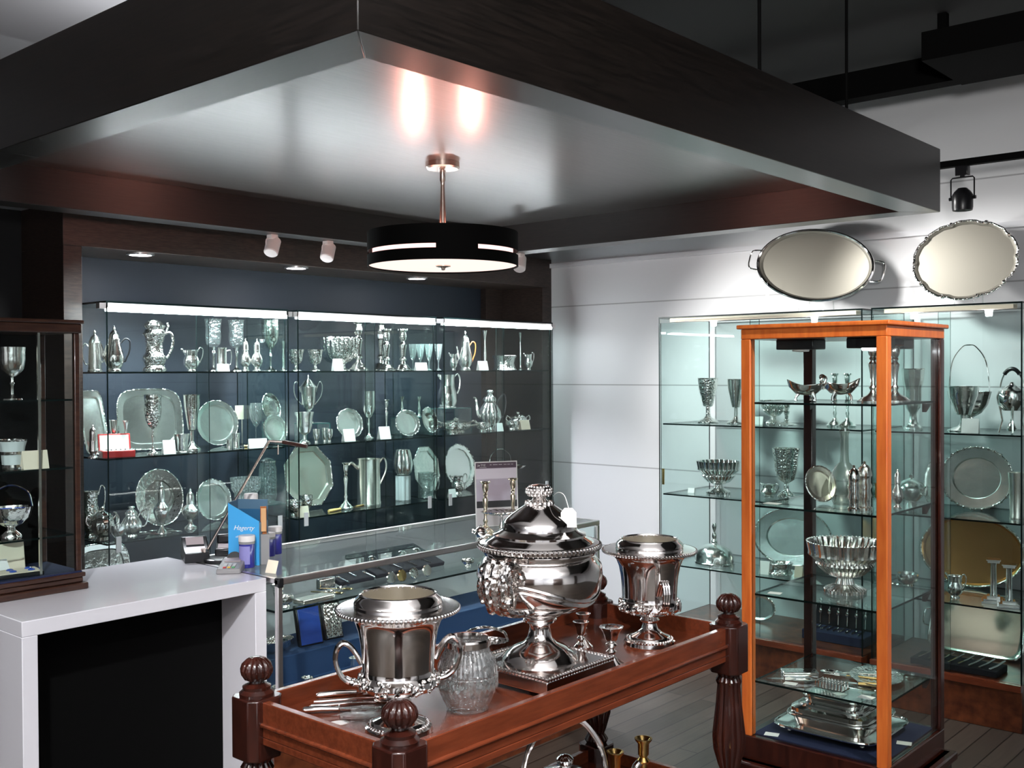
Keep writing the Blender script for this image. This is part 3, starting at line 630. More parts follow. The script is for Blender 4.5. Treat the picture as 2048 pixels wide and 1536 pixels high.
for i, (kind, lab, px, py, L, a) in enumerate((
        ('server', 'broad silver fish slice at the left end of the trolley top', 632, 1396, .2, -.62),
        ('fork', 'silver serving fork lying against the fish slice on the trolley', 628, 1407, .19, -.70),
        ('spoon', 'silver tablespoon lying beside the serving fork on the trolley', 622, 1416, .18, -.74),
        ('knife', 'silver handled carving knife nearest the trolley end rail', 606, 1428, .17, -.78))):
    p = onT(px, py); flat(kind, lab, p.x, p.y, TZ0+.001+.0008*i, L, a, group='flatware on the trolley')
p = onT(702, 1442)
t = thing('decanter_stopper', 'clear bottle pourer with a black cork lying on the trolley', 'stopper', (p.x, p.y, TZ0+.014), -.7)
MB().lathe([(0, 0), (.012, 0), (.0135, .01), (.0135, .04), (.009, .05), (.008, .056)], 20, M=Matrix.Rotation(PI/2, 4, 'Y')).obj('glass_tube', CRC, t)
MB().lathe([(0, .056), (.011, .056), (.012, .06), (.011, .078), (0, .08)], 16, M=Matrix.Rotation(PI/2, 4, 'Y')).obj('cork', BLKM, t)
p = onT(678, 1446)
tag(MB().lathe([(0, 0), (.012, 0), (.012, .001), (0, .001)], 20, sx=1.5).obj('price_tag', CARD, None, (p.x, p.y, TZ0), (0, 0, -.6)), 'small oval white tag lying by the end rail of the trolley', 'tag')
# ------------------------------------------------------------------ things on the middle tier
t = thing('swing_handle_kettle', 'silver swing handle kettle on the lower tier of the trolley', 'kettle', (1.72, 1.37, .62), -.75)
MB().lathe([(0, .0), (.05, .0), (.052, .008), (.05, .014), (.075, .03), (.098, .06), (.104, .09), (.1, .125), (.085, .15), (.07, .158)], 72, fl=14, amp=.07).obj('body', SIL, t)
MB().beads(.078, .157, .006, 40).lathe([(.08, .15), (.082, .158), (.07, .162)], 48).obj('rim', SIL2, t)
MB().lathe([(.07, .16), (.066, .172), (.05, .184), (.03, .192), (.012, .196), (.01, .2), (.016, .206), (.018, .214), (.01, .222), (0, .224)], 60, fl=12, amp=.08).obj('lid', SIL, t)
MB().tube(smooth([(-.085, 0, .15), (-.088, 0, .19), (-.075, 0, .24), (-.04, 0, .29), (0, 0, .302), (.04, 0, .29), (.075, 0, .24), (.088, 0, .19), (.085, 0, .15)], 4), [.005]*8+[.007]*17+[.005]*8, 8).obj('handle', SIL, t)
MB().tube(smooth([(.09, 0, .08), (.125, 0, .1), (.14, 0, .14), (.15, 0, .185), (.16, 0, .2)], 4), [.016, .015, .014, .012, .011, .01, .01, .009, .009, .009, .009, .009, .009, .009, .008, .008, .008], 10).obj('spout', SIL, t)
def brass_stick(label, x, y, H):
    t = thing('brass_candlestick', label, 'candlestick', (x, y, .62), 0, 'brass candlesticks on the lower tier')
    MB().lathe([(0, 0), (.045, 0), (.046, .006), (.036, .014), (.02, .02), (.01, .03)], 32).obj('base', BRASS, t)
    MB().lathe([(.01, .03), (.014, .04), (.008, .05), (.009, .08), (.0135, .1), (.009, H-.06), (.015, H-.05), (.008, H-.042)], 24).obj('stem', BRASS, t)
    MB().lathe([(.008, H-.042), (.012, H-.036), (.0125, H-.012), (.019, H-.004), (.02, H), (.017, H), (.01, H-.008), (.01, H-.03)], 24).obj('sconce', BRASS, t)
brass_stick('taller brass candlestick on the lower tier, to the right', 1.945, 1.325, .208)
brass_stick('shorter brass candlestick on the lower tier, nearer the kettle', 1.9, 1.37, .18)
# ================================================================== library of silver shapes
# every profile: radius in half widths, height in heights
def vessel(pr, k=.93):
    """adds the inside wall of an open vessel"""
    z1 = pr[-1][1]; r1 = pr[-1][0]
    return pr + [(r1*k, z1*.995), (r1*k*.93, z1-.25*(z1-pr[0][1])), (r1*.45, pr[0][1]+.25*(z1-pr[0][1])), (0, pr[0][1]+.2*(z1-pr[0][1]))]
S = {}
S['candlestick'] = ('candlestick', 'candlestick', [('base', [(0, 0), (1, 0), (1, .025), (.82, .05), (.75, .075), (.4, .12), (.24, .16)]), ('stem', [(.24, .16), (.16, .2), (.26, .25), (.15, .3), (.2, .5), (.3, .66), (.15, .71), (.24, .75), (.17, .78)]), ('sconce', [(.17, .78), (.27, .82), (.34, .9), (.3, .95), (.55, .985), (.52, 1), (.2, .98), (.16, .9)])], [])
S['baluster'] = ('candlestick', 'candlestick', [('base', [(0, 0), (1, 0), (1, .03), (.9, .05), (.7, .08), (.6, .13), (.3, .17)]), ('stem', [(.3, .17), (.24, .22), (.42, .25), (.42, .29), (.26, .33), (.36, .48), (.44, .58), (.5, .62), (.3, .65), (.22, .7)]), ('sconce', [(.22, .7), (.4, .75), (.44, .82), (.36, .9), (.38, .93), (.58, .965), (.58, 1), (.3, .99), (.26, .85)])], [])
S['slim_stick'] = ('candlestick', 'candlestick', [('base', [(0, 0), (1, 0), (1, .02), (.6, .05), (.45, .12)]), ('stem', [(.45, .12), (.4, .2), (.5, .35), (.45, .45), (.28, .62), (.25, .75)]), ('sconce', [(.25, .75), (.4, .85), (.6, .96), (.75, 1), (.6, .99), (.3, .88)])], [])
S['goblet'] = ('goblet', 'goblet', [('foot', [(0, 0), (.75, 0), (.72, .02), (.3, .06), (.12, .1)]), ('stem', [(.12, .1), (.09, .25), (.2, .3), (.1, .35), (.12, .42)]), ('bowl', vessel([(.12, .42), (.45, .46), (.85, .58), (.98, .75), (.96, .9), (1, 1)]))], [])
S['tall_glass'] = ('glass_goblet', 'goblet', [('foot', [(0, 0), (.85, 0), (.8, .02), (.3, .05), (.18, .08)]), ('stem', [(.18, .08), (.14, .3), (.3, .36), (.2, .4), (.35, .46)]), ('bowl', vessel([(.35, .46), (.75, .52), (.88, .66), (.8, .82), (.85, .94), (1, 1)]))], [])
S['wine_glass'] = ('wine_glass', 'glass', [('foot', [(0, 0), (.8, 0), (.75, .015), (.15, .04), (.07, .08)]), ('stem', [(.07, .08), (.06, .42)]), ('bowl', vessel([(.06, .42), (.4, .48), (.85, .62), (1, .8), (.85, 1)], .96))], [])
S['tumbler_glass'] = ('wine_glass', 'glass', [('foot', [(0, 0), (.7, 0), (.65, .03), (.14, .08)]), ('stem', [(.14, .08), (.12, .3), (.2, .36)]), ('bowl', vessel([(.2, .36), (.6, .5), (.85, .75), (1, 1)], .94))], [])
S['caster'] = ('sugar_shaker', 'shaker', [('body', [(0, 0), (.7, 0), (.7, .03), (.45, .07), (.4, .12), (.85, .22), (1, .32), (.8, .45), (.5, .55), (.45, .62)]), ('cover', [(.5, .62), (.55, .64), (.5, .67), (.5, .78), (.4, .87), (.16, .92), (.1, .94), (.16, .965), (.1, .99), (0, 1)])], [])
S['pepper'] = ('pepper_shaker', 'shaker', [('body', [(0, 0), (1, 0), (1, .04), (.5, .1), (.55, .15), (.85, .22), (.75, .32), (.72, .5)]), ('cover', [(.78, .5), (.78, .53), (.7, .55), (.7, .78), (.5, .87), (.14, .92), (.18, .96), (0, 1)])], [])
S['tall_pot'] = ('coffee_pot', 'coffee pot', [('body', [(0, 0), (.75, 0), (.75, .03), (.6, .07), (.85, .14), (1, .26), (.9, .4), (.66, .58), (.58, .68)]), ('lid', [(.62, .68), (.62, .7), (.55, .73), (.5, .8), (.3, .87), (.12, .9), (.14, .94), (.08, .985), (0, 1)])], [('handle', [(.66, .62), (1.1, .72), (1.55, .66), (1.5, .45), (1.2, .3), (1.05, .22), (.95, .24)], .09), ('spout', [(-.85, .26), (-1.15, .34), (-1.2, .48), (-1.35, .6)], .14)])
S['straight_pot'] = ('coffee_pot', 'coffee pot', [('body', [(0, 0), (1, 0), (1, .04), (.9, .06), (.86, .3), (.78, .6), (.74, .68)]), ('lid', [(.8, .68), (.8, .71), (.7, .74), (.5, .84), (.2, .88), (.12, .9), (.2, .94), (.12, .99), (0, 1)])], [('handle', [(.78, .6), (1.2, .68), (1.55, .55), (1.45, .3), (1.1, .18), (.86, .2)], .1), ('spout', [(-.85, .22), (-1.2, .3), (-1.25, .48), (-1.5, .64)], .13)])
S['tankard'] = ('tankard', 'tankard', [('body', [(0, 0), (.95, 0), (1, .03), (.95, .07), (.8, .12), (.95, .2), (1, .28), (.85, .32), (.72, .38), (.72, .55), (.85, .63), (.9, .7)]), ('lid', [(.98, .7), (1, .72), (.85, .75), (.78, .8), (.9, .84), (.92, .87), (.78, .9), (.6, .95), (.25, .98), (0, 1)])], [('handle', [(.88, .72), (1.3, .74), (1.5, .6), (1.35, .42), (1.05, .28), (.85, .24)], .13), ('thumbpiece', [(.95, .74), (1.1, .85), (1.05, .93)], .1)])
S['jug'] = ('cream_jug', 'jug', [('body', vessel([(0, 0), (.55, 0), (.55, .05), (.45, .1), (.8, .22), (1, .38), (.92, .52), (.68, .68), (.66, .78), (.85, .9)]))], [('handle', [(.78, .82), (1.05, 1.0), (1.4, .92), (1.35, .65), (1.1, .45), (1.0, .35)], .07), ('spout', [(-.6, .72), (-.95, .84), (-1.25, .95)], [.2, .14, .08])])
S['mug'] = ('mug', 'mug', [('body', vessel([(0, 0), (1, 0), (1, .05), (.94, .08), (.9, .95), (.98, 1)]))], [('handle', [(.9, .85), (1.5, .88), (1.65, .6), (1.45, .3), (.92, .25)], .1)])
S['pitcher'] = ('water_pitcher', 'pitcher', [('body', vessel([(0, 0), (.9, 0), (.92, .03), (.85, .05), (1, .2), (.95, .45), (.78, .6), (.74, .8), (.8, .98)]))], [('handle', [(.75, .92), (1.1, 1.0), (1.35, .85), (1.3, .6), (1.05, .42)], .09), ('spout', [(-.6, .85), (-.85, .93), (-1.02, 1.0)], [.24, .18, .12])])
S['claret'] = ('silver_tankard_jug', 'jug', [('body', vessel([(0, 0), (1, 0), (1, .03), (.96, .05), (.94, .94), (1, 1)]))], [('handle', [(.94, .9), (1.25, 1.0), (1.5, .9), (1.45, .7), (.96, .42)], .09), ('spout', [(-.8, .78), (-1.15, .84), (-1.5, .92), (-1.75, .86)], [.2, .15, .12, .08])])
S['teapot'] = ('teapot', 'teapot', [('body', [(0, 0), (.6, 0), (.55, .06), (.75, .12), (1, .3), (.95, .45), (.7, .6), (.5, .68)]), ('lid', [(.52, .68), (.62, .72), (.6, .78), (.35, .86), (.2, .9), (.35, .96), (.25, 1), (0, .99)])], [('handle', [(.62, .62), (1.0, .8), (1.45, .88), (1.6, .65), (1.35, .35), (1.0, .3)], .08), ('spout', [(-.85, .3), (-1.2, .38), (-1.3, .6), (-1.4, .78), (-1.65, .82)], [.2, .17, .13, .1, .09])])
S['sugar'] = ('sugar_bowl', 'bowl', [('body', [(0, 0), (.6, 0), (.5, .08), (.8, .2), (1, .42), (.95, .55), (.8, .62)]), ('lid', [(.82, .62), (.9, .66), (.7, .76), (.3, .84), (.14, .88), (.2, .94), (0, 1)])], [('handle', [(.85, .58), (1.25, .72), (1.35, .5), (.95, .38)], .08), ('handle', [(-.85, .58), (-1.25, .72), (-1.35, .5), (-.95, .38)], .08)])
S['bowl'] = ('footed_bowl', 'bowl', [('foot', [(0, 0), (.55, 0), (.55, .06), (.48, .1), (.25, .17), (.2, .28)]), ('bowl', vessel([(.2, .28), (.5, .36), (.7, .5), (.76, .56), (.72, .6), (.95, .74), (.94, .8), (1, 1)], .95))], [])
S['deep_bowl'] = ('punch_bowl', 'bowl', [('foot', [(0, 0), (.5, 0), (.45, .05), (.25, .1), (.25, .2)]), ('bowl', vessel([(.25, .2), (.6, .28), (.9, .5), (1, .75), (1, 1)], .95))], [])
S['flared'] = ('footed_cup', 'cup', [('foot', [(0, 0), (.65, 0), (.6, .05), (.2, .14), (.16, .28)]), ('bowl', vessel([(.16, .28), (.6, .36), (.8, .55), (.85, .8), (1, 1)]))], [])
S['beaker'] = ('beaker', 'beaker', [('body', vessel([(0, 0), (.8, 0), (.82, .04), (.75, .07), (.85, .6), (1, 1)]))], [])
S['trumpet'] = ('trumpet_vase', 'vase', [('foot', [(0, 0), (1, 0), (1, .02), (.85, .05), (.4, .1), (.22, .16)]), ('body', vessel([(.22, .16), (.2, .3), (.25, .5), (.35, .68), (.47, .79), (.64, .89), (1.0, 1)], .95))], [])
S['big_vase'] = ('footed_vase', 'vase', [('foot', [(0, 0), (.8, 0), (.78, .03), (.6, .06), (.35, .12), (.28, .26), (.4, .3)]), ('body', vessel([(.4, .3), (.6, .36), (.68, .5), (.66, .8), (.72, .93), (1, 1)]))], [])
S['dish_ring'] = ('dish_ring', 'dish ring', [('body', [(.98, 0), (1, .02), (.85, .2), (.78, .5), (.88, .8), (1, .98), (.98, 1), (.86, .8), (.76, .5), (.83, .2), (.96, .02)])], [])
S['cup_cover'] = ('trophy_cup', 'cup', [('foot', [(0, 0), (.7, 0), (.68, .03), (.5, .06), (.2, .14), (.16, .2), (.26, .24)]), ('bowl', [(.26, .24), (.6, .3), (.85, .42), (.95, .6), (1, .74)]), ('cover', [(1.06, .74), (1.06, .76), (.9, .79), (.5, .88), (.2, .92), (.1, .94), (.14, .97), (0, 1)])], [('handle', [(.95, .64), (1.4, .86), (1.75, .78), (1.6, .56), (.8, .38)], .07), ('handle', [(-.95, .64), (-1.4, .86), (-1.75, .78), (-1.6, .56), (-.8, .38)], .07)])
S['lidded'] = ('covered_urn', 'urn', [('foot', [(0, 0), (.7, 0), (.65, .04), (.3, .1), (.2, .16)]), ('bowl', [(.2, .16), (.65, .26), (1, .42), (1, .46), (.85, .5)]), ('cover', [(.9, .5), (.6, .56), (.4, .6), (.42, .64), (.4, .8), (.28, .88), (.12, .91), (.15, .95), (0, 1)])], [])
S['dish_cover'] = ('dish_cover', 'dish cover', [('dome', [(1, 0), (1, .04), (.96, .06), (.94, .2), (.8, .34), (.5, .44), (.2, .48)]), ('finial', [(.2, .47), (.14, .5), (.16, .55), (.08, .6), (.12, .66), (.1, .74), (.04, .78), (.09, .85), (.12, .92), (.06, 1), (0, 1)])], [])
S['lobed_vase'] = ('lobed_vase', 'vase', [('stem', [(0, 0), (.75, 0), (.75, .48), (0, .48)]), ('bowl', vessel([(.5, .48), (.9, .56), (1, .72), (.85, .92), (.7, 1)]))], [])
S['mill'] = ('pepper_mill', 'mill', [('body', [(0, 0), (1, 0), (1, .05), (.8, .08), (.75, .2), (.95, .3), (.75, .4), (.95, .5), (.75, .6), (.9, .7)]), ('cap', [(.95, .7), (.95, .74), (.8, .86), (.4, .92), (.2, .94), (.25, .98), (0, 1)])], [])
S['salt'] = ('salt_cellar', 'salt', [('body', vessel([(0, 0), (.5, 0), (.5, .1), (.4, .2), (.9, .5), (1, .8), (.95, 1)]))], [])
S['jar'] = ('biscuit_barrel', 'jar', [('body', [(0, 0), (.95, 0), (1, .04), (.92, .08), (.9, .8), (.95, .82)]), ('lid', [(.95, .82), (.98, .85), (.7, .92), (.2, .95), (.16, 1), (0, 1)])], [])
S['ice_tub'] = ('crystal_jar', 'jar', [('body', [(0, 0), (.8, 0), (.82, .05), (1, .15), (1, .75), (.85, .85), (.85, .9)]), ('lid', [(.9, .9), (.9, .93), (.5, .97), (.2, 1), (0, 1)])], [])
S['decanter'] = ('claret_decanter', 'decanter', [('body', [(0, 0), (.7, 0), (.75, .03), (.9, .08), (1, .2), (.92, .34), (.6, .46), (.3, .52)]), ('neck', [(.3, .52), (.26, .6), (.26, .85), (.34, .9), (.2, .94), (.3, .98), (0, 1)])], [])
S['pewter_cup'] = S['flared']
S['entree'] = ('sauce_tureen', 'tureen', [('body', [(0, 0), (.5, 0), (.4, .14), (.8, .3), (1, .5), (.95, .58)]), ('lid', [(1, .58), (.85, .7), (.4, .82), (.12, .86), (.16, .94), (0, 1)])], [('handle', [(.95, .5), (1.3, .66), (1.3, .4), (.9, .4)], .07), ('handle', [(-.95, .5), (-1.3, .66), (-1.3, .4), (-.9, .4)], .07)])
LOBED = {'deep_bowl': (24, .05), 'bowl': (28, .07), 'dish_cover': (16, .02)}
RZ0 = -.42
def turned(kind, label, loc, W, H, rz=0, m=None, pm=None, fl=None, group=None, n=28, sx=1, sy=1):
    """m: metal of the whole; pm: {part: material}; fl: (lobes, depth)"""
    nmn, cat, parts, tubes = S[kind]; m = m or CSIL; pm = pm or {}
    if m in (CRY, CRC) and kind in ('goblet', 'candlestick'): nmn = 'glass_'+nmn
    t = thing(nmn, label, cat, loc, rz, group); r = W/2; fl = fl or LOBED.get(kind) or (0, 0)
    nn = max(n, fl[0]*3) if fl[0] else n
    for pn, pr in parts:
        MB().lathe([(a*r, b*H) for a, b in pr], nn, fl=fl[0], amp=fl[1], sx=sx, sy=sy).obj(pn, pm.get(pn, m), t)
    for pn, pts, q in tubes:
        P = smooth([(x*r, 0, z*H) for x, z in pts], 4)
        R = [q[min(int(i/4), len(q)-1)]*r for i in range(len(P))] if isinstance(q, list) else q*r
        MB().tube(P, R, 8).obj(pn, pm.get(pn, m), t)
    return t
def outline(kind, W, H, n=64):
    a, b = W/2, H/2; out = []
    for i in range(n):
        th = 2*PI*i/n; c, s = math.cos(th), math.sin(th); k = 1
        if kind == 'pie': k = 1+.035*abs(math.sin(5*th))-.018*abs(math.cos(10*th))
        elif kind == 'rect': k = 1/((abs(c)**7+abs(s)**7)**(1/7))
        elif kind == 'cushion': k = 1/((abs(c)**4+abs(s)**4)**(1/4))
        elif kind == 'oct':
            q = (th+PI/8) % (PI/4)-PI/8; k = math.cos(PI/8)/math.cos(q)*1.04
        out.append((a*k*c, b*k*s))
    return out
def salver(name, kind, label, loc, W, H, rz=0, tilt=.2, m=None, rm=None, bead=0, cat='salver', group=None, handles=False, well=.8, thick=.012, feet=False):
    """stands on its lower edge, face to local -Y, leaning back"""
    m = m or PSIL; rm = rm or SIL2
    t = thing(name, label, cat, loc, rz, group); n = 64; ol = outline(kind, W, H, n); b = H/2+.002
    v = []; f = []
    for s, y in ((.001, 0), (well*.5, 0), (well-.03, 0), (well, -thick*.7), (.96, -thick)):
        for x, z in ol: v.append((x*s, y, z*s+b))
    for s, y in ((.96, -thick+.003), (well, .003), (.001, .003)):
        for x, z in ol: v.append((x*s, y, z*s+b))
    for i in range(7):
        for j in range(n): f.append((i*n+j, (i+1)*n+j, (i+1)*n+(j+1) % n, i*n+(j+1) % n))
    T = Matrix.Rotation(-tilt, 4, 'X')
    MB().add(v, f, M=T).obj('plate', m, t)
    r = MB().tube([(x*.98, -thick, z*.98+b) for x, z in ol], max(.0028, W*.011), 6, closed=True, M=T)
    if bead:
        for k in range(bead):
            th = int(n*k/bead); x, z = ol[th]; r.ball((0, 0, 0), max(.004, W*.024), 6, 4, M=T @ Matrix.Translation((x*.985, -thick, z*.985+b)))
    r.obj('rim', rm, t)
    if handles:
        for s in (-1, 1):
            P = smooth([(s*W*.485, -.006, b-H*.14), (s*W*.56, -.006, b-H*.12), (s*W*.575, -.006, b), (s*W*.56, -.006, b+H*.12), (s*W*.485, -.006, b+H*.14)], 4)
            MB().tube(P, .0045, 6, M=T).obj('handle', rm, t)
    return t
def card(label, loc, W, H, rz=0, m=None, group='price cards', name='price_card'):
    """little folded card standing on its two edges"""
    d = H*.32; th = .0008
    q = MB().add([(-W/2, -d, 0), (W/2, -d, 0), (W/2, 0, H), (-W/2, 0, H), (-W/2, -d+th, 0), (W/2, -d+th, 0), (W/2, th, H-th), (-W/2, th, H-th)], [(0, 1, 2, 3), (7, 6, 5, 4), (0, 4, 5, 1), (1, 5, 6, 2), (0, 3, 7, 4), (2, 6, 7, 3)])
    q.add([(-W/2, d, 0), (W/2, d, 0), (W/2, 0, H), (-W/2, 0, H), (-W/2, d-th, 0), (W/2, d-th, 0), (W/2, -th*0, H-th), (-W/2, 0, H-th)], [(3, 2, 1, 0), (4, 5, 6, 7), (1, 5, 4, 0), (2, 6, 5, 1), (4, 7, 3, 0), (3, 7, 6, 2)])
    return tag(q.obj(name, m or CARD, None, loc, (0, 0, rz)), label, 'card', None)
def riser(label, loc, W, D, H, rz=0):
    th = .004; t = thing('acrylic_riser', label, 'riser', loc, rz)
    MB().pane(-W/2, W/2, -D/2, D/2, H-th, H).obj('top', [CRC, GLT], t)
    for s in (-1, 1): MB().pane(s*(W/2-th/2)-th/2, s*(W/2-th/2)+th/2, -D/2, D/2, 0, H-th).obj('side', [CRC, GLT], t)
    return t
def basket(label, loc, W, H, rz=0, bow=.5, m=None, liner=None, name='swing_handle_basket', cat='basket', sy=.7, foot=True):
    t = thing(name, label, cat, loc, rz); r = W/2; bh = H*(1-bow); m = m or SIL
    if foot: MB().lathe([(0, 0), (r*.5, 0), (r*.48, bh*.08), (r*.2, bh*.25), (r*.2, bh*.32)], 32, sy=sy).obj('foot', m, t)
    z = bh*.32 if foot else 0
    MB().lathe([(r*.2, z), (r*.55, z+bh*.12), (r*.85, z+(bh-z)*.5), (r, bh), (r*.97, bh), (r*.8, z+(bh-z)*.5), (r*.5, z+bh*.16), (0, z+bh*.12)], 48, sy=sy, fl=16, amp=.04).obj('bowl', m, t)
    if liner: MB().lathe([(r*.88, bh*.93), (r*.7, z+bh*.3), (0, z+bh*.22)], 32, sy=sy).obj('liner', liner, t)
    P = smooth([(-r*.96, 0, bh), (-r*.8, 0, bh+H*bow*.62), (-r*.35, 0, H*.97), (0, 0, H), (r*.35, 0, H*.97), (r*.8, 0, bh+H*bow*.62), (r*.96, 0, bh)], 5)
    MB().tube(P, max(.003, W*.014), 6, flat=1.6).obj('handle', m, t)
    return t
def sauce_boat(label, loc, W, H, rz=0, group=None):
    t = thing('sauce_boat', label, 'sauce boat', loc, rz, group); r = W/2; m = MB()
    n = 32; pr = [(.1, .3), (.55, .38), (.9, .6), (1, .8), (.97, .8), (.86, .6), (.5, .42), (0, .36)]; v = []; f = []
    for a, b in pr:
        for j in range(n):
            th = 2*PI*j/n; c = math.cos(th); up = 1+(.35*max(0, c)**3+.12*max(0, -c)**2)*(b-.3)/.5 if b > .5 else 1
            v.append((r*a*c*(1+.12*max(0, c)**3), r*.5*a*math.sin(th), H*b*up*.85))
    for i in range(len(pr)-1):
        for j in range(n): f.append((i*n+j, i*n+(j+1) % n, (i+1)*n+(j+1) % n, (i+1)*n+j))
    m.add(v, f).obj('bowl', SIL, t)
    for a in (0, 2.2, 4.1): MB().tube([(r*.45*math.cos(a), r*.3*math.sin(a), H*.34), (r*.62*math.cos(a), r*.42*math.sin(a), H*.16), (r*.6*math.cos(a), r*.4*math.sin(a), .003)], [.006, .004, .006], 8).obj('leg', SIL, t)
    MB().tube(smooth([(-r*.9, 0, H*.62), (-r*1.1, 0, H*.95), (-r*.95, 0, H*1.0), (-r*.8, 0, H*.85), (-r*.98, 0, H*.5)], 4), .005, 8).obj('handle', SIL, t)
    return t
# ------------------------------------------------------------------ back row: rows of (kind, label, pixel column, pixel of the top, pixel width, Y plane)
def bplace(x, ytop, w, Y, sh, z0=None):
    z = ZB[sh] if z0 is None else z0
    p = oy(x, (740, 870, 1010)[sh], Y); q = Vector((p.x, Y, z)); dd = depth(q)
    top = oy(x, ytop, Y).z
    return q, w*dd/F, max(.01, top-z)
def bk(kind, label, x, ytop, w, Y, sh, rz=RZ0, z0=None, **k):
    q, W, H = bplace(x, ytop, w, Y, sh, z0); return turned(kind, label, q, W, H, rz, **k)
def bsal(name, kind, label, x, ytop, ybot, w, Y, sh, z0=None, **k):
    q, W, H = bplace(x, ytop, w, Y, sh, z0)
    W = abs(oy(x+w/2, ytop, Y).x-oy(x-w/2, ytop, Y).x)
    return salver(name, kind, label, q, W, H/math.cos(k.get('tilt', .2)), 0, **k)
def bcard(label, x, ytop, w, Y, sh, m=None, z0=None):
    q, W, H = bplace(x, ytop, w, Y, sh, z0); return card(label, q, W, H, -.25, m)
# top shelf
A0 = 'upper shelf of the left niche cabinet'
bk('straight_pot', 'lidded silver jug at the far left of the top niche shelf', 190, 660, 30, 4.68, 0, rz=2.5)
bk('tall_pot', 'silver coffee pot with black scroll handle behind the cabinet corner', 229, 651, 38, 4.58, 0, pm={'handle': BLK}, m=ENG)
bk('tankard', 'massive chased silver tankard with a domed lid', 309, 638, 48, 4.58, 0, m=SIL2)
bk('jug', 'silver cream jug right of the domed tankard', 383, 695, 32, 4.52, 0)
bk('mug', 'plain silver mug behind a white card on the top shelf', 443, 695, 24, 4.56, 0)
bk('tall_glass', 'tall cut glass goblet, left of two behind the plain mug', 427, 638, 36, 4.74, 0, m=CRY, pm={'foot': SIL, 'stem': SIL}, group='tall cut glass goblets')
bk('tall_glass', 'tall cut glass goblet, right of two behind the plain mug', 473, 640, 34, 4.74, 0, m=CRY, pm={'foot': SIL, 'stem': SIL}, group='tall cut glass goblets')
bk('caster', 'bright silver sugar caster, left of the pair', 491, 676, 24, 4.54, 0, group='pair of sugar casters')
bk('caster', 'bright silver sugar caster, right of the pair', 514, 677, 24, 4.5, 0, group='pair of sugar casters')
bk('goblet', 'tall engraved goblet right of the two sugar casters', 541, 640, 36, 4.7, 0, m=ENG)
bk('slim_stick', 'small slender silver taper stick at the right edge of the left cabinet', 567, 682, 14, 4.54, 0)
bcard('white price card in front of the plain silver mug', 446, 728, 24, 4.47, 0)
bk('flared', 'chased silver footed cup, left one beside the big bowl', 592, 699, 34, 4.55, 0, m=SIL2, group='chased footed cups')
bk('flared', 'chased silver footed cup, right one beside the big bowl', 630, 699, 34, 4.55, 0, m=SIL2, group='chased footed cups')
bk('deep_bowl', 'big chased punch bowl on the top shelf of the middle cabinet', 680, 675, 84, 4.7, 0, m=SIL2)
bcard('white price card in front of the big chased punch bowl', 675, 718, 20, 4.5, 0)
bk('baluster', 'tall ornate silver candlestick beside the big punch bowl', 717, 641, 40, 4.6, 0, m=ENG)
bk('baluster', 'tall ornate silver candlestick behind a shorter one', 762, 643, 40, 4.68, 0, m=ENG)
bk('baluster', 'shorter ornate silver candlestick, left of the pair', 773, 658, 36, 4.52, 0, m=ENG)
bk('baluster', 'shorter ornate silver candlestick, right of the pair', 806, 658, 36, 4.56, 0, m=ENG)
for i, x in enumerate((826, 841, 858, 877)):
    bk('tumbler_glass', 'cut wine glass in a row of four, ' + ('leftmost', 'second from left', 'third from left', 'rightmost')[i], x, 688, 17, 4.66+.02*(i % 2), 0, m=CRC, group='cut wine glasses')
bcard('white price card before the row of cut wine glasses', 842, 725, 26, 4.48, 0)
bk('jug', 'small silver jug left of the coffee pot with an orange handle', 907, 704, 16, 4.55, 0)
bk('tall_pot', 'slender silver coffee pot with an orange wooden handle', 931, 661, 28, 4.55, 0, pm={'handle': TEAK})
bk('slim_stick', 'tall plain silver vase candlestick behind a price card', 970, 661, 13, 4.6, 0)
bcard('white price card below the plain vase candlestick', 965, 722, 22, 4.48, 0)
bk('dish_ring', 'pierced silver dish ring with waisted sides on the top shelf', 1009, 711, 50, 4.58, 0, m=SIL2, n=40)
bk('jug', 'small footed silver jug at the right end of the top shelf', 1057, 705, 17, 4.55, 0)
bk('slim_stick', 'slim dark stand-in for a candlestick reflection at the back of the top shelf', 1041, 665, 10, 4.78, 0)  # solid stick put in for the faint reflection of a candlestick
# middle shelf, left cabinet
bsal('rectangular_tray', 'rect', 'bright rectangular silver tray propped at the left jamb', 196, 783, 905, 50, 4.62, 1, tilt=.34)
bk('pepper', 'slim silver pepper caster left of the open red box', 186, 849, 20, 4.5, 1)
bk('trumpet', 'small silver bud vase behind the open red box', 228, 840, 18, 4.62, 1)
bk('slim_stick', 'short silver candlestick between the red box and the square tray', 252, 841, 20, 4.56, 1)
p, W, H = bplace(234, 880, 62, 4.5, 1)
t = thing('spoon_box', 'open red leather box with silver spoons on white lining', 'box', p, -.3)
MB().box(-W/2, W/2, -.045, .045, 0, .03).obj('tray', RED, t, bev=.002)
MB().box(-W/2+.006, W/2-.006, -.039, .039, .03, .032).obj('lining', CARD, t)
M = Matrix.Translation((0, .05, .02)) @ Matrix.Rotation(-.25, 4, 'X')
MB().box(-W/2, W/2, 0, .012, 0, .085, M=M).obj('lid', RED, t, bev=.002)
MB().box(-W/2+.007, W/2-.007, -.0012, .0, .008, .078, M=M).obj('lid_lining', CARD, t)
q = MB()
for k in range(6): q.tube([(-W/2+.02+(W-.04)*k/5, -.03, .034), (-W/2+.02+(W-.04)*k/5, .03, .034)], [.004, .002], 6)
q.obj('spoons', SIL, t)
bsal('square_salver', 'cushion', 'large bright cushion shaped salver propped behind the goblet', 304, 779, 885, 132, 4.74, 1, tilt=.14)
bk('goblet', 'large chased silver goblet in front of the cushion shaped salver', 306, 789, 34, 4.5, 1, m=SIL2, n=36)
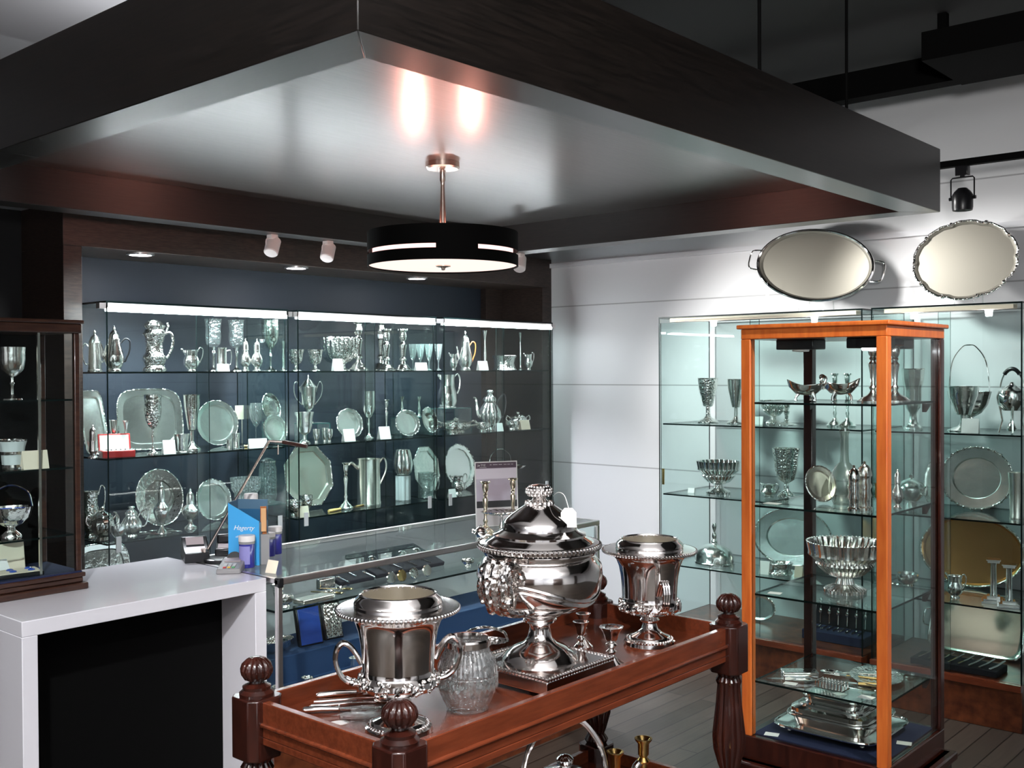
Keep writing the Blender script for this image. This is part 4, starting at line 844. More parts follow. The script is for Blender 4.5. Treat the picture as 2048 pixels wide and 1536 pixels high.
bcard('white price card right of the large chased goblet', 337, 880, 24, 4.48, 1)
bk('beaker', 'small silver beaker left of the tall vase', 363, 868, 32, 4.5, 1)
bk('trumpet', 'tall trumpet shaped silver vase left of the round salver', 384, 789, 34, 4.58, 1, m=ENG)
bsal('round_salver', 'round', 'bright round salver leaning behind the bone handled knife', 437, 802, 880, 84, 4.74, 1, tilt=.16)
q = oz(418, 886, ZB[1]); flat('knife', 'bone handled silver knife lying before the round salver', q.x, 4.52, ZB[1], .19, 2.5, hm=IVO)
bk('beaker', 'tall plain beaker right of the round salver', 472, 866, 17, 4.52, 1)
bk('beaker', 'tiny silver tot cup by the bone handled knife', 458, 879, 12, 4.46, 1)
bk('wine_glass', 'clear stemmed wine glass on the middle shelf', 512, 806, 26, 4.64, 1, m=CRC)
riser('small clear acrylic stand under the oval dish', Vector((oy(546, 870, 4.78).x, 4.78, ZB[1])), .1, .06, .11)
bsal('oval_dish', 'round', 'small dark oval dish standing on an acrylic stand', 546, 788, 828, 36, 4.78, 1, z0=ZB[1]+.11, tilt=.3, m=ENG)
bsal('round_dish', 'round', 'little round silver dish below the oval one', 553, 832, 885, 46, 4.6, 1, tilt=.25)
bcard('wide white sign card at the right of the left cabinet middle shelf', 515, 877, 38, 4.47, 1)
q, W, H = bplace(479, 798, 20, 4.8, 1)
tag(MB().box(-W/2, W/2, -.001, .001, 0, .075).tube([(-W*.3, 0, 0), (-W*.3, .0, -.13)], .0012, 5).tube([(W*.3, 0, 0), (W*.3, .0, -.13)], .0012, 5).obj('label_stand', CREAM, None, (q.x, 4.8, ZB[1]+.13)), 'cream label on a thin stand behind the round salver', 'label')
# middle shelf, middle cabinet
riser('acrylic riser under the covered two handled cup', Vector((oy(625, 850, 4.66).x, 4.66, ZB[1])), .16, .11, .1)
bk('cup_cover', 'covered silver trophy cup with two scroll handles', 617, 750, 32, 4.66, 1, z0=ZB[1]+.1, rz=-.5)
bk('flared', 'boat shaped silver cup below the covered trophy cup', 609, 824, 38, 4.52, 1)
for i, x in enumerate((632, 649, 658)):
    bk('salt', 'tiny silver salt by the boat shaped cup, ' + ('left', 'middle', 'right')[i] + ' of three', x, 858-i % 2*2, 15, 4.5+.03*(i % 2), 1, group='tiny salts')
bsal('piecrust_salver', 'pie', 'round piecrust salver standing left of the tall goblet', 701, 819, 878, 52, 4.64, 1, tilt=.2, bead=20)
bcard('white price card in front of the round piecrust salver', 697, 858, 24, 4.5, 1)
bk('goblet', 'tall plain silver goblet between piecrust salver and candlestick', 738, 782, 27, 4.6, 1)
bk('candlestick', 'slender silver candlestick between the goblet and the bright round salver', 773, 799, 24, 4.58, 1)
riser('acrylic riser under the pair of small candlesticks', Vector((oy(821, 845, 4.76).x, 4.76, ZB[1])), .24, .1, .1)
for i, x in enumerate((804, 838)):
    bk('slim_stick', 'small candlestick on the acrylic riser, ' + ('left', 'right')[i] + ' of the pair', x, 793, 16, 4.76, 1, z0=ZB[1]+.1, group='small candlesticks on a riser')
bsal('round_waiter', 'pie', 'bright white round waiter in front of the small candlesticks', 817, 822, 874, 48, 4.52, 1, tilt=.22, bead=24)
bsal('oval_bowl', 'round', 'dark oval bowl on edge right of the bright waiter', 859, 818, 862, 30, 4.56, 1, tilt=.3, m=ENG, well=.6, thick=.03)
bcard('white price card left of the bright round waiter', 768, 853, 24, 4.48, 1)
# middle shelf, right cabinet
riser('acrylic riser holding the water pitcher', Vector((oy(900, 845, 4.7).x, 4.7, ZB[1])), .24, .15, .15)
bk('pitcher', 'large silver water pitcher raised on an acrylic block', 895, 748, 40, 4.7, 1, z0=ZB[1]+.15, n=40)
basket_q, W, H = bplace(912, 831, 64, 4.6, 1)
turned('sugar', 'low pierced silver basket under the pitcher', basket_q, W, H*.9, RZ0, m=SIL2)
bk('salt', 'silver salt with wavy rim in front of the low pierced basket', 905, 846, 44, 4.5, 1, m=SIL2)
bk('teapot', 'melon lobed silver teapot with a grey scroll handle', 980, 780, 44, 4.64, 1, fl=(10, .14), pm={'handle': BLK}, n=40)
bk('salt', 'round silver salt in front of the melon teapot', 965, 845, 30, 4.5, 1, m=SIL2)
bk('sugar', 'chased sugar bowl with lid right of the melon teapot', 1036, 822, 38, 4.6, 1, m=SIL2)
bk('salt', 'silver mustard pot in front of the sugar bowl', 1024, 842, 26, 4.5, 1, m=SIL2)
bcard('cream price card before the chased sugar bowl', 1049, 840, 22, 4.46, 1, CREAM)
bcard('white price card below the melon teapot', 998, 846, 16, 4.46, 1)
# lower shelf, left cabinet
bk('jug', 'chased hot milk jug at the far left of the lower niche shelf', 180, 972, 40, 4.66, 2, m=SIL2)
bk('sugar', 'lobed silver sucrier in front of the chased milk jug', 205, 1012, 44, 4.56, 2, fl=(10, .12), m=SIL)
bk('teapot', 'lobed silver teapot left of the big round charger', 262, 1012, 40, 4.56, 2, fl=(10, .14), rz=-.5)
bk('salt', 'small silver bowl in front of the lobed teapot', 236, 1050, 30, 4.47, 2)
bsal('round_charger', 'round', 'large engraved round charger standing behind the covered urn', 323, 940, 1043, 96, 4.72, 2, tilt=.18, m=ENG, well=.6)
bk('lidded', 'tall covered silver urn in front of the round charger', 323, 962, 32, 4.52, 2)
bk('lidded', 'covered silver urn between the charger and the scalloped salver', 381, 976, 36, 4.56, 2)
bsal('scalloped_salver', 'pie', 'scalloped silver salver right of the two covered urns', 430, 961, 1040, 70, 4.7, 2, tilt=.2, bead=24)
for i in range(3):
    q = oz(285+i*14, 1062-i*4, ZB[2]); flat('spoon', 'silver spoon lying under the big charger, ' + ('left', 'middle', 'right')[i] + ' of three', q.x, 4.5, ZB[2], .16, 2.4, group='spoons on the lower shelf')
riser('acrylic riser under the crystal jar in the left cabinet', Vector((oy(530, 1000, 4.68).x, 4.68, ZB[2])), .22, .14, .06)
bk('ice_tub', 'cut crystal lidded jar on a riser behind the desk lamp', 536, 915, 34, 4.68, 2, m=CRY, pm={'lid': SIL}, z0=ZB[2]+.06, fl=(16, .08))
bk('bowl', 'cut crystal fruit bowl left of the crystal jar', 492, 955, 60, 4.66, 2, m=CRY)
# lower shelf, middle cabinet
bsal('octagonal_salver', 'oct', 'very large octagonal silver salver in the middle cabinet', 622, 890, 1000, 98, 4.72, 2, tilt=.16, m=SIL3)
bk('salt', 'silver cream pot in front of the octagonal salver, left one', 588, 1000, 34, 4.5, 2, m=SIL2)
bk('salt', 'silver cream pot in front of the octagonal salver, right one', 612, 990, 26, 4.54, 2, m=SIL2)
bcard('pale price card in front of the octagonal salver', 606, 1012, 22, 4.46, 2, CREAM)
q = oz(640, 1022, ZB[2]); flat('knife', 'carving knife with yellow bone handle lying on the lower shelf', q.x, 4.5, ZB[2], .26, .25, hm=IVO, group='bone handled carvers')
q = oz(660, 1008, ZB[2]); flat('fork', 'carving fork with yellow bone handle behind the carving knife', q.x, 4.56, ZB[2], .24, .2, hm=IVO, group='bone handled carvers')
bk('candlestick', 'silver column candlestick right of the octagonal salver', 692, 925, 28, 4.56, 2)
bk('claret', 'large plain grey cylinder jug with a beak spout', 738, 917, 48, 4.6, 2, m=SIL3, n=36)
bk('lobed_vase', 'lobed silver cup raised on a frosted block', 806, 899, 38, 4.6, 2, fl=(9, .16), pm={'stem': FRO}, n=36)
bsal('octagonal_waiter', 'oct', 'octagonal silver waiter at the right of the middle cabinet', 857, 893, 990, 52, 4.74, 2, tilt=.18, m=ENG)
bk('mug', 'cut glass mug in front of the octagonal waiter', 852, 945, 34, 4.58, 2, m=CRY)
# lower shelf, right cabinet
bsal('oval_piecrust_tray', 'pie', 'oval tray with heavy beaded border in the right niche cabinet', 924, 890, 985, 58, 4.7, 2, tilt=.18, bead=26)
bk('jug', 'silver cream jug in front of the beaded oval tray', 916, 948, 28, 4.54, 2, m=SIL2)
bcard('white price card at the foot of the beaded oval tray', 904, 978, 16, 4.46, 2)
q, W, H = bplace(1001, 898, 52, 4.66, 2); basket('swing handled basket half hidden behind the poster', q, W*1.15, H, -.2)
q = oy(1010, 963, 4.5); t = flat('ladle', 'silver soup ladle with its bowl lifted right of the poster', q.x, 4.5, q.z+.04, .34, -.28, cat='ladle'); t.location = (4.83, 4.5, 1.02)
tag(MB().lathe([(0, 0), (.03, 0), (.03, .004), (.006, .01), (.006, .125), (.012, .128), (0, .13)], 16).obj('ladle_rest', SIL, None, (4.93, 4.47, ZB[2])), 'thin silver rest carrying the soup ladle', 'stand')
# floor of the niche cabinets
bsal('rectangular_dish', 'cushion', 'large bright silver dish low at the left jamb', 210, 1090, 1160, 112, 4.68, 2, z0=BASEB, tilt=.2, m=ENG)
t = thing('cutlery_case', 'black case of fish knives lying open on the cabinet floor', 'case', (oy(740, 1060, 4.62).x, 4.56, BASEB), .05)
M = Matrix.Rotation(.62, 4, 'X')
MB().box(-.2, .2, -.0, .26, 0, .03, M=M).obj('tray', VELK, t, bev=.003)
MB().prism([(0, 0), (.2, 0), (.2, .14)], -.18, .18, M=Matrix.Rotation(PI/2, 4, 'Z') @ Matrix.Rotation(PI/2, 4, 'X')).obj('prop', BLKM, t)
for k in range(12): MB().box(-.17+.028*k, -.154+.028*k, .03, .23, .03, .036, M=M).obj('fish_knife', SIL, t)
# ================================================================== right wall cabinets: (pixel column, top, width, X plane)
RR = -PI/2-.25
def rplace(x, ytop, w, X, sh, z0=None):
    z = ZR[sh] if z0 is None else z0
    p = ox(x, (850, 1010, 1170)[min(sh, 2)], X); q = Vector((X, p.y, z)); dd = depth(q)
    return q, w*dd/F, max(.01, ox(x, ytop, X).z-z)
def rk(kind, label, x, ytop, w, X, sh, rz=RR, z0=None, **k):
    q, W, H = rplace(x, ytop, w, X, sh, z0); return turned(kind, label, q, W, H, rz, **k)
def rsal(name, kind, label, x, ytop, w, X, sh, z0=None, **k):
    q, W, H = rplace(x, ytop, w, X, sh, z0)
    W = abs(ox(x+w/2, ytop, X).y-ox(x-w/2, ytop, X).y)
    return salver(name, kind, label, q, W, H/math.cos(k.get('tilt', .2)), -PI/2, **k)
def rcard(label, x, ytop, w, X, sh, m=None, z0=None):
    q, W, H = rplace(x, ytop, w, X, sh, z0); return card(label, q, W, H, -PI/2+.15, m)
rk('trumpet', 'pierced silver trumpet vase nearest the corner in the right cabinet', 1416, 756, 42, 5.3, 0, m=SIL2)
rk('trumpet', 'silver trumpet vase half behind the orange case post', 1472, 758, 36, 5.3, 0)
rk('bowl', 'pierced footed bowl behind the sauce boats on the right cabinet shelf', 1547, 800, 52, 5.42, 0, m=SIL2)
rcard('pair of small cards on the top shelf behind the case post', 1517, 833, 20, 5.25, 0)
rk('candlestick', 'silver figure candlestick seen below the case shelf with sauce boats', 1573, 808, 44, 5.3, 0, m=SIL2)
for i, x in enumerate((1670, 1695)):
    rk('candlestick', 'slim candlestick on the wall cabinet shelf seen through the case, ' + ('left', 'right')[i] + ' one', x, 747, 34, 5.32, 0, group='slim candlesticks in the wall cabinet')
rk('big_vase', 'tall fluted silver vase seen through the right side of the case', 1826, 737, 46, 5.3, 0, fl=(12, .08))
rk('trumpet', 'wide rimmed silver vase behind a white card', 1927, 772, 62, 5.28, 0, m=ENG)
rcard('bright white card in front of the wide rimmed vase', 1941, 837, 32, 5.16, 0)
q, W, H = rplace(1938, 690, 92, 5.46, 0); basket('flower basket with a tall thin arched handle', q, W, H, RR, bow=.55, sy=.5)
# spirit kettle
q, W, H = rplace(2024, 735, 56, 5.2, 0)
t = thing('spirit_kettle', 'silver spirit kettle on stand with a black bow handle', 'kettle', q, RR); r = W/2
MB().lathe([(0, H*.34), (r*.6, H*.35), (r*.95, H*.45), (r*1.02, H*.55), (r*.9, H*.65), (r*.5, H*.7), (r*.2, H*.74), (r*.1, H*.78), (0, H*.78)], 36).obj('body', SIL, t)
MB().tube(arc(0, H*.6, r*.92, H*.38, 165, 60, 10)+[], .004, 6).obj('bow', SIL, t)
MB().tube(arc(0, H*.6, r*.92, H*.38, 128, 52, 10), .01, 8).obj('handle', BLK, t)
MB().tube(arc(0, H*.6, r*.92, H*.38, 52, 15, 6), .004, 6).obj('bow', SIL, t)
for a in (.5, 2.1, 3.7, 5.3): MB().tube([(r*.8*math.cos(a), r*.8*math.sin(a), H*.42), (r*.62*math.cos(a), r*.62*math.sin(a), H*.2), (r*.85*math.cos(a), r*.85*math.sin(a), .004)], .005, 6).obj('leg', SIL, t)
MB().lathe([(0, .01), (r*.3, .012), (r*.36, H*.08), (r*.2, H*.16), (r*.1, H*.18), (r*.12, H*.22), (0, H*.22)], 20).obj('burner', SIL, t)
MB().tube(smooth([(r*.9, 0, H*.5), (r*1.3, 0, H*.56), (r*1.4, 0, H*.66)], 3), .009, 8).obj('spout', SIL, t)
# second shelf
rk('bowl', 'silver rose bowl with a scalloped rim and gadrooned foot', 1437, 922, 86, 5.26, 1, m=SIL, fl=(22, .07), n=66)
rcard('small white tag card left of the scalloped rose bowl', 1383, 976, 14, 5.2, 1)
rk('jug', 'small silver sugar vase left of the flower shaped centrepiece', 1538, 966, 36, 5.3, 1)
rk('flared', 'flower shaped silver centrepiece with open petals behind the case', 1573, 896, 50, 5.36, 1, m=SIL2, fl=(9, .3))
rk('entree', 'low silver casket dish seen left of the case front post', 1729, 958, 60, 5.36, 1, m=SIL2)
rk('entree', 'oblong silver casket with a lid seen through the case side', 1822, 946, 54, 5.36, 1)
rsal('oval_platter', 'round', 'large embossed oval platter on the second shelf of the right cabinet', 1950, 896, 148, 5.44, 1, tilt=.18, m=PSIL, rm=SIL2, well=.66, bead=34)
rk('beaker', 'silver hip flask shape at the right frame edge', 2034, 945, 34, 5.24, 1, m=SIL3)
rsal('wavy_dish', 'pie', 'small wavy silver dish left of the embossed oval platter', 1866, 922, 40, 5.5, 1, tilt=.2, bead=16)
# third shelf
rk('dish_cover', 'domed silver dish cover with a figure finial', 1429, 1046, 88, 5.26, 2, n=40, sy=.8)
rsal('meat_platter', 'round', 'big shiny oval meat platter behind the case back post', 1580, 1020, 158, 5.44, 2, tilt=.2, well=.66)
rk('dish_ring', 'round pierced silver coaster in front of the meat platter', 1561, 1125, 50, 5.22, 2, m=SIL2)
rcard('pale card left of the pierced coaster', 1530, 1122, 20, 5.16, 2)
rcard('yellowish card right of the pierced coaster', 1598, 1132, 16, 5.2, 2, CREAM)
rk('salt', 'small open silver salt seen through the lower case side', 1815, 1146, 44, 5.3, 2)
rk('salt', 'small footed silver salt left of the big dark oval tray', 1787, 1168, 30, 5.2, 2)
rsal('oval_serving_tray', 'round', 'big plain oval tray reflecting dark brown', 1940, 1034, 212, 5.5, 2, tilt=.15, m=BROWNREFL, well=.93)
rk('jug', 'small silver jug standing before the big dark oval tray', 1910, 1146, 34, 5.2, 2)
for i, (x, yt) in enumerate(((1987, 1118), (2018, 1128))):
    X = 5.22-.06*i; q, W, H = rplace(x, yt, 44, X, 2)
    t = thing('column_candlestick', 'square based column candlestick before the dark oval tray, ' + ('left', 'right')[i] + ' of two', 'candlestick', q, RR+.25+.3, 'column candlesticks'); r = W/2
    MB().box(-r, r, -r, r, 0, H*.05).box(-r*.85, r*.85, -r*.85, r*.85, H*.05, H*.1).box(-r*.55, r*.55, -r*.55, r*.55, H*.1, H*.16).obj('base', SIL, t, bev=.001)
    MB().lathe([(r*.34, H*.16), (r*.28, H*.2), (r*.24, H*.88), (r*.34, H*.92)], 32, fl=10, amp=.1).obj('column', SIL, t)
    MB().box(-r*.5, r*.5, -r*.5, r*.5, H*.92, H*.97).box(-r*.6, r*.6, -r*.6, r*.6, H*.97, H).obj('capital', SIL, t, bev=.001)
# floor of the right cabinets
rsal('small_round_tray', 'round', 'round silver tray leaning on the floor of the right cabinet', 1517, 1192, 66, 5.4, 2, z0=BASER, tilt=.2)
q, W, H = rplace(1690, 1212, 110, 5.36, 2, BASER)
t = thing('canteen_of_cutlery', 'dark canteen box standing open with rows of silver spoons', 'canteen', q, -PI/2)
M = Matrix.Rotation(-.1, 4, 'X')
MB().box(-.17, .17, 0, .04, 0, H, M=M).obj('lid', VELK, t, bev=.004)
MB().box(-.17, .17, -.16, .0, 0, .05).obj('tray', VELN, t, bev=.004)
for k in range(12):
    x = -.14+.05*(k % 6); z = H*.35 if k < 6 else H*.68
    MB().tube([(x, -.004, z), (x, -.004, z+.05)], [.003, .003], 6, M=M).ball((x, -.005, z+.065), .011, 8, 5, 1.5, M=M).obj('spoon', SIL, t)
for k in range(8): MB().tube([(-.12+.034*k, -.12, .054), (-.12+.034*k, -.03, .054)], [.005, .003], 6).obj('fork', SIL, t)
rsal('rectangular_salver', 'rect', 'large rectangular two handled salver with a blazing reflection', 1946, 1196, 196, 5.42, 2, z0=BASER, tilt=.405, handles=True, m=mat('glossy_tray', (.86, .8, .72), .16, 1), rm=SIL, well=.9).rotation_euler.z = -PI/2-.045
q = ox(1912, 1360, 5.14)
t = thing('knife_box', 'black open box holding a row of silver dessert knives', 'box', (5.15, q.y, BASER), -PI/2)
MB().box(-.2, .2, -.06, .1, 0, .03).obj('tray', VELK, t, bev=.003)
for k in range(8): MB().tube([(-.165+.047*k, -.05, .034), (-.15+.047*k, .0, .04), (-.135+.047*k, .085, .05)], [.007, .007, .005], 8, flat=.7).obj('knife', SIL, t)
# ------------------------------------------------------------------ two trays on top of the wall cabinets
def toptray(name, kind, label, x, yt, yb, w, h, **k):
    X = 5.5; p = ox(x, yb, X); z0 = 1.952; W = abs(ox(x+w/2, yt, X).y-ox(x-w/2, yt, X).y); H = ox(x, yt, X).z-ox(x, yb, X).z
    t = salver(name, kind, label, (X-.07, p.y, max(z0, p.z-.004)), W, H, -PI/2, tilt=.16, **k); return t
t = toptray('oval_two_handled_tray', 'round', 'large oval silver tray with two handles on top of the wall cabinet', 1641, 461, 606, 236, 0, m=TRAYS, rm=SIL, handles=True, well=.93)
for c in t.children: c.rotation_euler = (0, .16, 0); c.location = (-.055 if c.name.startswith('x') else -.05, 0, .012)
t2 = toptray('round_footed_salver', 'pie', 'large round salver with scroll border on top, next to the oval tray', 1935, 440, 600, 210, 0, m=TRAYS, rm=SIL2, bead=10, well=.93)
for tt, nm_ in ((t, 'left'), (t2, 'right')):
    e = thing('tray_easel', 'clear acrylic easel holding the ' + ('oval two handled tray' if nm_ == 'left' else 'round scroll bordered salver') + ' on the cabinet top', 'easel', (tt.location.x, tt.location.y, 1.952), -PI/2)
    for s in (-1, 1): MB().tube([(s*.07, -.05, .035), (s*.07, -.05, .004), (s*.07, .09, .004), (s*.07, .06, .2)], .003, 6).obj('wire', CRC, e)
q = ox(1533, 590, 5.36)
tag(MB().prism([(-.011, 0), (.011, 0), (.011, .024), (0, .036), (-.011, .024)], -.0006, .0006, M=Matrix.Rotation(PI/2, 4, 'X')).tube([(0, 0, .036), (.0, .0, .09)], .0008, 5).obj('price_tag', CARD, None, (5.37, q.y, q.z-.016), (0, 0, -PI/2)), 'little white tag hanging from the left handle of the oval tray', 'tag')
# ================================================================== inside the tall mahogany case
def kplace(x, ytop, w, X, sh, z0=None):
    z = ZK[sh] if z0 is None else z0
    p = ox(x, (800, 1015, 1200, 1390)[min(sh, 3)], X); q = Vector((X, p.y, z)); return q, w*depth(q)/F, max(.01, ox(x, ytop, X).z-z)
def kk(kind, label, x, ytop, w, X, sh, rz=RR, z0=None, **k):
    q, W, H = kplace(x, ytop, w, X, sh, z0); return turned(kind, label, q, W, H, rz, **k)
q, W, H = kplace(1603, 752, 60, 3.4, 0); sauce_boat('silver sauce boat on hoof feet, left one on the top case shelf', (3.43, q.y-.005, ZK[0]), .125, .085, PI/2+.75, 'sauce boats')
q, W, H = kplace(1648, 745, 60, 3.4, 0); sauce_boat('silver sauce boat on hoof feet, right one on the top case shelf', (3.53, q.y, ZK[0]), .125, .09, -PI/2+.2, 'sauce boats')
kk('candlestick', 'tall silver candlestick in the case, left of the front post', 1746, 688, 62, 3.5, 0)
kk('candlestick', 'tall silver candlestick in the case, right of the front post', 1790, 690, 62, 3.58, 0)
q, W, H = kplace(1645, 902, 56, 3.48, 1); salver('cream_saucer', 'round', 'tilted cream dish on a stand on the second case shelf', q, .115, .13, -PI/2+.9, tilt=.35, m=SIL3, cat='dish', well=.75)
kk('decanter', 'frosted glass claret decanter with a tall neck in the case', 1689, 846, 62, 3.5, 1, m=glass('etched_glass', (.72, .73, .7), .12, .5, .3))
kk('mill', 'twisted silver pepper mill right of the decanter, front one', 1729, 922, 30, 3.4, 1, fl=(8, .08))
kk('mill', 'twisted silver pepper mill with copper reflections beside the decanter', 1708, 930, 26, 3.36, 1, m=ENG)
kk('caster', 'silver caster right of the front post on the second shelf', 1795, 938, 24, 3.5, 1)
q, W, H = kplace(1545, 1005, 30, 3.36, 1); tag(MB().box(-W/2, W/2, -.02, .02, 0, .001).obj('price_label', CARD, None, (q.x, q.y, ZK[1]), (0, 0, -PI/2)), 'flat white label at the left of the second case shelf', 'label')
q, KBW, KBH = kplace(1690, 1083, 148, 3.51, 2)
KBOWL = kk('bowl', 'large silver pedestal punch bowl with gadrooned belly in the case', 1690, 1083, 148, 3.51, 2, fl=(32, .06), n=96, rz=0)
MB().beads(KBW*.5, 0, .0035, 60).obj('beaded_ring', SIL, KBOWL, (0, 0, KBH))
for i, (px, py) in enumerate(((1545, 1188), (1555, 1380))):
    q = oz(px, py, ZK[2+i]); tag(MB().box(-.022, .022, -.016, .016, 0, .001).obj('price_label', CARD, None, (max(q.x, 3.33), min(q.y, 1.745), ZK[2+i]), (0, 0, -PI/2+.2)), ('flat white label on the third case shelf by the post', 'flat white label on the fourth case shelf by the post')[i], 'label')
def onk(x, y, z): 
    q = oz(x, y, z); return Vector((min(max(q.x, 3.32), 3.7), min(max(q.y, 1.35), 1.75), z))
zk = ZK[3]
for i, (kind, lab, px, py, L, a, hm) in enumerate((
        ('knife', 'amber handled carver, nearest on the fourth case shelf', 1722, 1367, .2, 1.95, IVO), ('fork', 'amber handled carving fork behind the carver', 1752, 1358, .2, 1.9, IVO),
        ('spoon', 'long silver basting spoon at the back of the fourth case shelf', 1740, 1346, .22, 2.2, None), ('fork', 'silver salad fork behind the amber handled carvers', 1700, 1338, .18, 2.3, None),
        ('knife', 'silver bladed cake knife at the left of the fourth shelf', 1620, 1378, .15, 2.2, None))):
    q = onk(px, py, zk); t = flat(kind, lab, q.x, q.y, zk+.001, L, a, hm=hm); t.location.x = min(max(t.location.x, 3.4), 3.66); t.location.y = 1.4+.03*i if i < 4 else 1.62
q = onk(1575, 1372, zk)
t = thing('skewer_case', 'lidded silver box on the left of the fourth case shelf', 'box', (3.40, 1.66, zk), -.9)
MB().box(-.06, .06, -.028, .028, 0, .022).obj('body', SIL, t, bev=.004); MB().box(-.061, .061, -.029, .029, .022, .03).obj('lid', ENG, t, bev=.003)
t = thing('asparagus_dish', 'pierced rectangular silver grille dish in the middle of the fourth case shelf', 'dish', (3.375, 1.53, zk), -PI/2)
MB().box(-.05, .05, -.03, .03, 0, .004).obj('base', SIL, t)
q = MB()
for k in range(9): q.tube([(-.045+.011*k, -.03, .004), (-.045+.011*k, -.028, .022), (-.045+.011*k, .028, .022), (-.045+.011*k, .03, .004)], .0022, 6)
q.obj('grille', SIL, t)
t = thing('oval_platter', 'flat oval platter lying at the right of the fourth case shelf', 'platter', (3.58, 1.46, zk), .4)
MB().lathe([(0, .002), (.06, .002), (.07, .008), (.098, .012), (.1, .011), (.07, .004), (0, 0)], 48, sx=1.25, sy=.9).obj('plate', SIL2, t)
tag(MB().box(-.024, .024, -.018, .018, 0, .001).obj('price_label', CARD, None, (3.35, 1.4, zk), (0, 0, -PI/2)), 'cream label by the front post on the fourth case shelf', 'label')
# stacked entree dish on the case floor
t = thing('entree_dish', 'stacked rectangular silver entree dish on the blue floor of the case', 'dish', ((KX0+KX1)/2-.01, (KY0+KY1)/2+.005, KB), 0)
def rr(a, b, z, n=48): return [(x, y, z) for x, y in outline('rect', a, b, n)]
def tiers(rows, name, m_, bd=None):
    n = 48; q = MB(); v = []
    for a, b, z in rows: v += rr(a, b, z)
    f = [(i*n+j, i*n+(j+1) % n, (i+1)*n+(j+1) % n, (i+1)*n+j) for i in range(len(rows)-1) for j in range(n)]
    f.append(tuple(range((len(rows)-1)*n, len(rows)*n))); f.append(tuple(range(n))[::-1]); q.add(v, f)
    for a, b, z in bd or []: q.tube(rr(a, b, z), .0045, 6, closed=True)
    return q.obj(name, m_, t)
tiers([(.2, .2, .012), (.3, .3, .016), (.36, .37, .03), (.36, .37, .033), (.3, .3, .026)], 'tray', SIL, [(.36, .37, .033)])
tiers([(.24, .25, .026), (.26, .27, .06), (.29, .3, .066), (.29, .3, .07), (.25, .26, .07)], 'dish', SIL, [(.29, .3, .069)])
tiers([(.27, .28, .072), (.27, .28, .09), (.22, .23, .1), (.22, .23, .105), (.2, .21, .106)], 'cover', SIL, [(.225, .235, .1)])
tiers([(.19, .2, .107), (.2, .21, .13), (.2, .21, .134), (.17, .18, .128), (.1, .1, .128)], 'upper_dish', SIL, [(.2, .21, .133)])
for sx in (-1, 1):
    for sy in (-1, 1): MB().ball((sx*.13, sy*.13, .007), .008, 8, 5).obj('foot', SIL, t)
for i, (x, y) in enumerate(((3.31, 1.72), (3.52, 1.34))):
    tag(MB().box(-.024, .024, -.017, .017, 0, .001).obj('price_label', CARD, None, (x, y, KB), (0, 0, -PI/2+.3)), ('white label on the blue case floor, left of the entree dish', 'white label on the blue case floor, right of the entree dish')[i], 'label')
tag(MB().box(-.02, .02, -.015, .015, 0, .001).obj('price_label', CARD, None, (3.5, 1.56, KB+.1285), (0, 0, -.6)), 'white label lying on top of the stacked entree dish', 'label')
# ================================================================== on the white desk
DZ = .95
def od(x, y): return oz(x, y, DZ)
# brushed metal desk lamp
p = Vector((2.2, 3.38, GZ))
t = thing('desk_lamp', 'slender brass coloured task lamp bent over the white desk', 'lamp', (p.x, p.y, DZ), 0)
d0 = depth(p)
def inplane(x, y):                                     # a point of the lamp's own upright plane, facing the shop floor
    n = Vector((-CF.x, -CF.y, 0)).normalized(); r_ = ray(x, y); return O + r_*((p-O).dot(n)/r_.dot(n)) - p
MB().lathe([(0, 0), (.06, 0), (.06, .012), (.05, .016), (0, .016)], 32).obj('base', BLK, t)
a, b, c = inplane(410, 1108), inplane(538, 882), inplane(566, 884)
MB().tube([a-Vector((0, 0, .02)), a+Vector((0, 0, .02))], .014, 12).obj('joint', NICKEL, t)
MB().tube([a, b], .0052, 10).obj('arm', NICKEL, t)
MB().tube([b, c], .0052, 10).obj('upper_arm', NICKEL, t)
e = inplane(614, 893)
MB().tube([c, e], .0075, 10, flat=2.6).obj('lamp_head', mat('brown_metal', (.12, .06, .05), .35, .6), t)
q = inplane(556, 890); MB().tube([q, q-Vector((0, 0, .035))], .0025, 6).obj('switch_pull', NICKEL, t)
# card terminals
p = od(362, 1118)
t = thing('receipt_printer_terminal', 'dark card terminal with a sloping grey screen beside the lamp', 'card terminal', (2.165, 3.495, GZ), -.45)
MB().add([(-.045, -.085, 0), (.045, -.085, 0), (.045, .085, 0), (-.045, .085, 0), (-.043, -.085, .035), (.043, -.085, .035), (.045, -.01, .05), (-.045, -.01, .05), (.045, .03, .08), (-.045, .03, .08), (.043, .08, .075), (-.043, .08, .075)],
    [(3, 2, 1, 0), (0, 1, 5, 4), (4, 5, 6, 7), (7, 6, 8, 9), (9, 8, 10, 11), (11, 10, 2, 3), (1, 2, 10, 8), (1, 8, 6, 5), (0, 4, 7, 9), (0, 9, 11, 3)]).obj('body', BLK, t, bev=.005)
MB().box(-.034, .034, -.078, -.016, 0, .002, M=Matrix.Translation((0, 0, .0505)) @ Matrix.Rotation(.2, 4, 'X')).obj('keypad', PLP, t)
MB().box(-.032, .032, -.02, .018, 0, .002, M=Matrix.Translation((0, .008, .067)) @ Matrix.Rotation(.64, 4, 'X')).obj('screen', PLP, t)
p = od(488, 1135)
t = thing('card_reader', 'flat grey card reader with red and yellow keys, nearest the desk edge', 'card reader', (2.125, 3.195, GZ), -.75)
